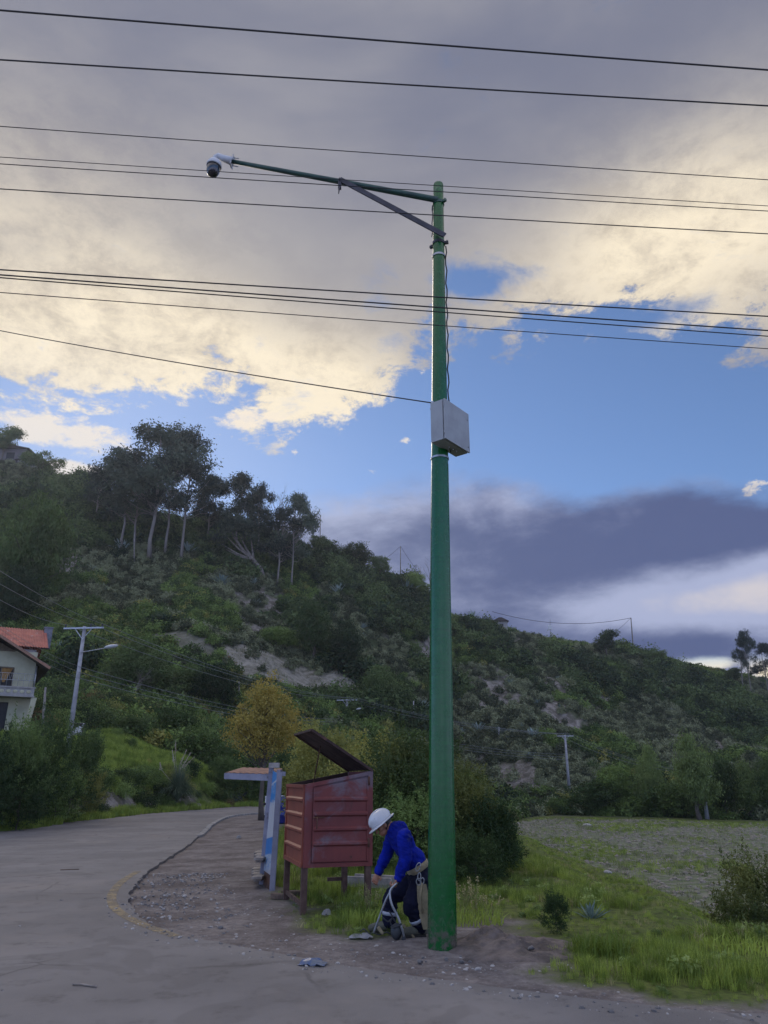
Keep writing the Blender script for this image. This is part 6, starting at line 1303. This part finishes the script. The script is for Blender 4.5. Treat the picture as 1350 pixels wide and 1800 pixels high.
def limb(mb, pts, rad, n=16, k=6):
    P_ = [Vector(p) for p in pts]; out = []; rr = []
    for i in range(len(P_) - 1):
        a = P_[max(i - 1, 0)]; b = P_[i]; c = P_[i + 1]; d = P_[min(i + 2, len(P_) - 1)]
        for j in range(k):
            t_ = j / k; q = .5 * ((2 * b) + (c - a) * t_ + (2 * a - 5 * b + 4 * c - d) * t_ ** 2 + (3 * b - a - 3 * c + d) * t_ ** 3)
            out.append(q); rr.append(rad[i] * (1 - t_) + rad[i + 1] * t_)
    out.append(P_[-1]); rr.append(rad[-1]); mb.tube(out, rr, n); mb.ball(out[0], rr[0] * .99, 12, 8); mb.ball(out[-1], rr[-1] * .99, 12, 8)
def frame(x, z):   # matrix whose columns are local axes
    x = Vector(x).normalized(); z = Vector(z); z = (z - x * z.dot(x)).normalized(); y = z.cross(x); return Matrix((x, y, z)).transposed()
pel, wai, che, nek = W(738, 1541), W(729, 1514), W(707, 1480), W(692, 1457)
sp = (nek - pel).normalized(); MS = frame(Vector((-sp.z, 0, sp.x)) * 1.0, sp)   # x = front (down-left), z = up the spine
MS = frame((-sp.z, 0, sp.x), sp)
shL, elL, wrL = W(711, 1471, 9.03), W(712, 1512, 8.97), W(700.5, 1543, 8.98)
shR, elR, wrR = W(690, 1470, 9.41), W(678, 1505, 9.44), W(665, 1534, 9.36)
hiL, knL, anL = W(741, 1550, 9.12), W(722, 1592, 9.02), W(741, 1631, 9.08)
hiR, knR, anR = W(729, 1550, 9.33), W(688, 1578, 9.34), W(683, 1624, 9.33)
hf = Vector((-.80, -.16, -.58)).normalized(); HM = frame(hf, (-.35, 0, .9)); hc = W(673, 1449.5)
# hands: palm and five bent fingers each
def hand(mb, wr, d, pn, curl, thumb_side, size=1.0):
    d = Vector(d).normalized(); pn = Vector(pn); pn = (pn - d * pn.dot(d)).normalized(); s_ = d.cross(pn).normalized() * thumb_side
    pc = wr + d * .048 * size; M = Matrix((s_, pn, d)).transposed(); mb.ball(pc, (.039 * size, .016 * size, .050 * size), 14, 10, M); limb(mb, [wr - d * .02, wr + d * .02], [.026, .026])
    for i, (off, ln, c_) in enumerate(((.030, .078, 0), (.010, .088, .06), (-.011, .082, .10), (-.030, .064, .18))):
        a = pc + d * .040 * size + s_ * off * size; q = a; dd = d; pts = [a - d * .012, a]; ang_ = 0
        for seg, f in enumerate((.42, .32, .26)):
            ang_ += curl * (1 + c_) * (.9, 1.1, .8)[seg]; dd = d * math.cos(ang_) + pn * math.sin(ang_); q = q + dd * ln * f * size; pts.append(q)
        limb(mb, pts, [.0105, .0105, .0095, .0088, .0072], 8, 4)
    tb = pc - d * .018 * size + s_ * .028 * size; t1 = tb + (s_ * .55 + d * .5 + pn * .55).normalized() * .036 * size; t2 = t1 + (d * .65 + pn * .7 - s_ * .1).normalized() * .030 * size; limb(mb, [tb, t1, t2], [.0135, .0115, .0088], 8, 4)
    return pc
bd_ = MB()
bd_.ball(pel, (.12, .145, .12), 18, 12, MS); bd_.ball(che, (.09, .14, .17), 18, 12, MS); limb(bd_, [pel, wai, che, nek], [.095, .09, .095, .065]); limb(bd_, [nek - sp * .03, W(684, 1452)], [.066, .058])
for a, b_, c_ in ((shL, elL, wrL), (shR, elR, wrR)): limb(bd_, [a, a.lerp(b_, .5), b_, b_.lerp(c_, .4), c_], [.052, .046, .037, .036, .025])
for a, b_, c_ in ((hiL, knL, anL), (hiR, knR, anR)): limb(bd_, [a, a.lerp(b_, .5), b_, b_.lerp(c_, .35), c_], [.082, .075, .055, .052, .036])
for a, t_ in ((anL, Vector((-.13, -.03, -.03))), (anR, Vector((-.16, -.02, -.04)))): limb(bd_, [Vector((a.x + .01, a.y, .06)), Vector((a.x, a.y, .058)) + Vector((t_.x, t_.y, 0))], [.030, .022])
hL = hand(bd_, wrL, W(694, 1556, 8.97) - wrL, (-.9, .35, 0), .95, 1); hR = hand(bd_, wrR, W(659, 1549, 9.33) - wrR, (.2, -.9, .2), .55, -1)
def hp_(x, y, z): return hc + HM @ Vector((x, y, z))
def headfn(q):
    k = 1.0
    if q.z < -.1: k *= 1 - .20 * min(1, (-q.z - .1)) * (1 if q.x < .2 else .35)
    if q.x > .5: k *= .97
    return k
bd_.ball(hp_(-.008, 0, .012), (.092, .074, .108), 24, 18, HM, headfn); bd_.ball(hp_(.040, 0, -.062), (.048, .050, .048), 16, 12, HM); bd_.ball(hp_(.066, 0, -.085), (.020, .024, .018), 12, 8, HM)
limb(bd_, [hp_(.082, 0, .012), hp_(.098, 0, -.012), hp_(.108, 0, -.030)], [.009, .011, .013], 10, 4); bd_.ball(hp_(.098, .011, -.034), .009, 10, 8); bd_.ball(hp_(.098, -.011, -.034), .009, 10, 8)
limb(bd_, [hp_(.080, -.032, .028), hp_(.090, 0, .026), hp_(.080, .032, .028)], [.010, .010, .010], 8, 4)
bd_.ball(hp_(.086, 0, -.057), (.012, .024, .006), 12, 8, HM); bd_.ball(hp_(.083, 0, -.067), (.012, .022, .007), 12, 8, HM)
for s_ in (1, -1): bd_.ball(hp_(-.008, .076 * s_, -.012), (.020, .008, .032), 12, 10, HM); bd_.ball(hp_(.048, .045 * s_, -.022), (.026, .020, .022), 12, 8, HM)
M_skin = mat('skin', (.34, .165, .10), .55, col2=(.28, .13, .08), nscale=14); M_hair = mat('black_hair', (.010, .008, .008), .55, col2=(.02, .016, .014), nscale=40)
body = remesh(bd_, 'body', [M_skin], .0055, 3, wk)
mb = MB()
for s_ in (1, -1): mb.ball(hp_(.081, .030 * s_, .006), (.007, .012, .006), 10, 8, HM)
mb.build('eyes', M_hair, wk)
mb = MB(); mb.ball(hp_(-.022, 0, .022), (.086, .0775, .104), 20, 14, HM); 
hb = remesh(mb, 'hair', [M_hair], .008, 1, wk, .003, 60)
# hoodie
M_hood = mat('blue_hoodie', (.004, .016, .28), .9, col2=(.003, .009, .15), spec=.15, dirt=((.03, .04, .16, 1), 7, .60), nscale=5, bump=.004, bscale=26)
mb = MB(); mb.ball(che, (.120, .185, .235), 22, 16, MS); mb.ball(wai + MS @ Vector((.0, 0, .02)), (.120, .168, .15), 22, 16, MS)
limb(mb, [shR + Vector((0, -.02, 0)), che + Vector((0, 0, .02)), shL + Vector((0, .02, 0))], [.082, .10, .082])
limb(mb, [shL, shL.lerp(elL, .5), elL, elL.lerp(wrL, .5), wrL - (wrL - elL).normalized() * .005], [.078, .070, .064, .056, .041]); limb(mb, [shR, shR.lerp(elR, .5), elR, elR.lerp(wrR, .5), wrR - (wrR - elR).normalized() * .005], [.076, .068, .060, .052, .040])
for i in range(9):   # the hood lying in folds round the neck
    a = R(-150 + 300 * i / 8); c_ = nek + MS @ Vector((-.062 * math.cos(a) - .008, .098 * math.sin(a), -.004 + .012 * math.cos(a))); mb.ball(c_, (.042, .042, .034), 10, 8, MS)
mb.ball(nek + MS @ Vector((-.105, 0, -.055)), (.038, .085, .075), 14, 10, MS)
hoodie = remesh(mb, 'hoodie', [M_hood], .0065, 2, wk, .013, 8, 3)
mb = MB(); cf = lambda wr, el, name: None
for wr, el, nm_ in ((wrL, elL, 'cuff'), (wrR, elR, 'cuff')):
    mb = MB(); d = (wr - el).normalized(); M = frame(d.orthogonal(), d); mb.lathe(wr - d * .01, [(.040, -.03), (.043, -.015), (.040, .004), (.033, .008), (.03, -.01)], 18, M); mb.build('cuff', M_hood, hoodie)
# trousers
M_navy = mat('navy_trousers', (.0065, .008, .026), .9, spec=.2, col2=(.004, .005, .016), nscale=6, bump=.004, bscale=24); M_refl = mat('reflective_band', (.34, .36, .42), .4, col2=(.26, .28, .33))
mb = MB(); mb.ball(pel + Vector((.0, 0, .0)), (.128, .170, .13), 20, 14, MS); mb.ball(pel + Vector((.005, 0, -.06)), (.13, .17, .10), 18, 12)
for a, b_, c_ in ((hiL, knL, anL), (hiR, knR, anR)): d = (c_ - b_).normalized(); limb(mb, [a, a.lerp(b_, .5), b_, b_.lerp(c_, .5), c_ - d * .015], [.108, .096, .085, .077, .066])
trou = remesh(mb, 'trousers', [M_navy], .008, 3, wk, .013, 7, 9)
for b_, c_ in ((knL, anL), (knR, anR)):
    d = (c_ - b_).normalized(); M = frame(d.orthogonal(), d); mb = MB(); mb.lathe(b_.lerp(c_, .60), [(.076, -.018), (.089, -.018), (.086, .018), (.072, .018)], 22, M); mb.build('reflective_band', M_refl, trou)
# boots
M_boot = mat('grey_green_boot', (.13, .13, .095), .8, col2=(.075, .075, .06), nscale=12); M_sole = mat('boot_sole', (.03, .028, .026), .9)
for an, ty, yaw in ((anL, -.115, R(188)), (anR, -.14, R(184))):
    an = an.copy(); gz_ = .012; f = Vector((math.cos(yaw), math.sin(yaw), 0)); hl = Vector((an.x, an.y, gz_)) - f * .03; mb = MB()
    limb(mb, [an + Vector((0, 0, .035)), Vector((an.x, an.y, gz_ + .065)) - f * .01], [.052, .050]); limb(mb, [hl + Vector((0, 0, .045)), hl + f * .09 + Vector((0, 0, .052)), hl + f * .19 + Vector((0, 0, .038)), hl + f * .225 + Vector((0, 0, .034))], [.042, .046, .042, .034])
    bt = remesh(mb, 'boot', [M_boot], .006, 3, wk, .002, 20, 5); mb = MB()
    for q in range(6): c_ = hl + f * (.005 + .042 * q); mb.box((c_.x, c_.y, gz_ - .002), (.050, .082 if 0 < q < 5 else .066, .022), bev=.005)
    mb.build('sole', M_sole, bt)
# belt, strap and carabiners
M_tan = mat('tan_webbing', (.30, .25, .15), .85, col2=(.21, .175, .11), nscale=18, bump=.002); bc = W(735, 1525)
mb = MB(); n_ = 40; V = []
for j, (rr, zz_) in enumerate(((1.0, -.034), (1.055, -.030), (1.055, .030), (1.0, .034))):
    for k in range(n_): a = 2 * math.pi * k / n_; V.append(bc + MS @ Vector((.126 * rr * math.cos(a), .176 * rr * math.sin(a), zz_)))
mb.add(V, [(j * n_ + k, j * n_ + (k + 1) % n_, ((j + 1) % 4) * n_ + (k + 1) % n_, ((j + 1) % 4) * n_ + k) for j in range(4) for k in range(n_)], True); belt = mb.build('belt', M_tan, wk)
mb = MB(); s0 = [W(741, 1554, 8.97), W(744, 1578, 8.96), W(746, 1605, 8.97), W(749, 1634, 8.98)]; wd_ = (.05, .065, .06, .03)
V = []
for p_, w_ in zip(s0, wd_): V += [p_ + Vector((-w_, 0, 0)), p_ + Vector((w_, 0, 0)), p_ + Vector((w_, .012, 0)), p_ + Vector((-w_, .012, 0))]
Fq = [(0, 3, 2, 1), (12, 13, 14, 15)]
for i in range(3): o_ = i * 4; Fq += [(o_ + k, o_ + (k + 1) % 4, o_ + 4 + (k + 1) % 4, o_ + 4 + k) for k in range(4)]
mb.add(V, Fq); mb.tube([W(742, 1552, 8.965), W(738, 1580, 8.94), W(743, 1606, 8.955)], [.010, .010, .009], 8); mb.build('work_strap', M_tan, belt)
def oval(mb, c_, w_, h_, r_, tilt=0): mb.tube([c_ + Matrix.Rotation(tilt, 3, 'Y') @ Vector((w_ * math.cos(2 * math.pi * k / 16), 0, h_ * math.sin(2 * math.pi * k / 16))) for k in range(17)], r_, 6)
for (px, py, w_, h_, tl_) in ((735, 1524, .022, .045, .4), (737, 1541, .016, .04, .05), (736, 1550, .026, .034, -.1), (742, 1549, .020, .034, .25)):
    mb = MB(); oval(mb, W(px, py, 8.98 - .01 * (py > 1530)), w_, h_, .0055, tl_); mb.build('carabiner', M_galv, belt)
# hard hat
M_hat = mat('white_hard_hat', (.62, .63, .66), .32, col2=(.50, .51, .54), nscale=5, coat=.2, dirt=((.36, .34, .32, 1), 9, .58)); ua = Vector((-.53, -.02, .85)).normalized(); HH = frame(hf, ua); hb_ = hc + HH @ Vector((-.004, 0, .030))
mb = MB(); prof = [(.128, 0), (.129, .03), (.123, .065), (.105, .098), (.075, .121), (.04, .132), (.001, .135)]; n_ = 36; V = []
for r_, z in prof:
    for k in range(n_):
        a = 2 * math.pi * k / n_; rx = r_ * 1.04; ry = r_ * .88; V.append(hb_ + HH @ Vector((rx * math.cos(a), ry * math.sin(a), z + (.006 if abs(math.sin(a)) < .18 and z > .06 else 0))))
Fq = [(i * n_ + k, i * n_ + (k + 1) % n_, (i + 1) * n_ + (k + 1) % n_, (i + 1) * n_ + k) for i in range(len(prof) - 1) for k in range(n_)]; mb.add(V, Fq, True)
hat = mb.build('hard_hat', M_hat, wk)
mb = MB(); V = []
for r0_, dz in ((1.0, .004), (1.0, -.004), (1.34, -.016), (1.36, -.010), (1.34, -.006)):
    for k in range(n_): a = 2 * math.pi * k / n_; ex_ = 1 + (r0_ - 1) * (1.15 if math.cos(a) > 0 else .75); V.append(hb_ + HH @ Vector((.133 * ex_ * math.cos(a), .113 * ex_ * math.sin(a), dz - (.006 if r0_ > 1.1 else 0) * math.cos(a))))
mb.add(V, [(j * n_ + k, ((j + 1) % 5) * n_ + k, ((j + 1) % 5) * n_ + (k + 1) % n_, j * n_ + (k + 1) % n_) for j in range(5) for k in range(n_)], True); mb.build('brim', M_hat, hat)
mb = MB()
for y_ in (-.018, .018): mb.tube([hb_ + HH @ Vector((.142 * math.cos(R(a)) * .96, y_, .03 + .110 * math.sin(R(a)) )) for a in range(0, 181, 15)], .006, 6)
mb.build('ridge', M_hat, hat)
# the climbing hooks he holds
tl0 = root('climbing_hook', wo + W(690, 1640), 'curved steel pole-climbing hook with black foot plate held by the worker', 'climbing hook'); tt0 = W(690, 1640); T = lambda px, py, Y=9.0: W(px, py, Y) - tt0
mb = MB(); limb(mb, [T(696, 1553, 8.95), T(689, 1562, 8.96), T(678, 1583, 8.98), T(668, 1609, 9.02), T(657, 1639, 9.06)], [.010, .011, .011, .010, .010], 10, 5); mb.build('hook', M_galv, tl0)
mb = MB(); limb(mb, [T(697, 1553, 8.93), T(686, 1566, 8.93), T(688, 1588, 8.92), T(699, 1611, 8.92), T(707, 1634, 8.93), T(711, 1650, 8.95)], [.010, .013, .013, .013, .013, .010], 10, 5); mb.build('hook', M_galv, tl0)
M_blk = mat('black_steel', (.022, .024, .03), .5, col2=(.04, .045, .05), nscale=12)
mb = MB(); mb.ball(T(697, 1638, 8.97), (.065, .05, .085), 14, 10, fn=lambda q: 1 if q.z > -.2 else .93); mb.box(T(699, 1625, 8.93), (.13, .03, .03), Matrix.Identity(3), 0) if False else None
mb.beam(T(687, 1630, 8.92), T(706, 1624, 8.92), .03, .02); mb.beam(T(706, 1650, 8.93), T(713, 1648, 8.93), .03, .025); mb.build('foot_plate', M_blk, tl0)
mb = MB()
for pts in (((684, 1602), (690, 1612), (686, 1622), (693, 1630)), ((672, 1612), (682, 1620), (690, 1614), (696, 1622)), ((634, 1637), (640, 1633), (648, 1641), (657, 1640)), ((657, 1640), (668, 1643), (680, 1639), (690, 1645))): limb(mb, [T(*q, 9.0) if q[1] < 1631 else T(*q, 9.15) for q in pts], [.007] * 4, 6, 4)
mb.build('strap', M_blk, tl0)
mb = MB(); limb(mb, [T(709, 1626, 9.1), T(716, 1634, 9.1), T(727, 1647, 9.02)], [.014, .016, .012], 8, 4); limb(mb, [T(666, 1632, 9.12), T(672, 1640, 9.1)], [.02, .018], 8, 4); mb.build('pad', M_tan, tl0)
# dust and seams: shoulder seams and pocket on the hoodie, rear ratchet of the hat
mb = MB(); mb.ball(hb_ + HH @ Vector((-.127, 0, -.022)), (.02, .055, .016), 12, 8, HH); mb.build('ratchet', M_blk, hat)
# ------------------------------------------------------------------ the air between here and the hill
hz = MB(); hz.box((0, 130, 45), (760, 640, 112)); ho = hz.build('haze', []); hm = bpy.data.materials.new('haze'); hm.use_nodes = True; t = NT(hm.node_tree); t.n.clear()
pv = t.node('ShaderNodeVolumePrincipled', ins={'Color': (.82, .88, 1.0, 1), 'Density': .00032, 'Anisotropy': .6}); t.l.new(pv.outputs[0], t.node('ShaderNodeOutputMaterial').inputs['Volume'])
ho.data.materials.clear(); ho.data.materials.append(hm); tag(ho, 'thin bluish evening haze', kind='stuff')
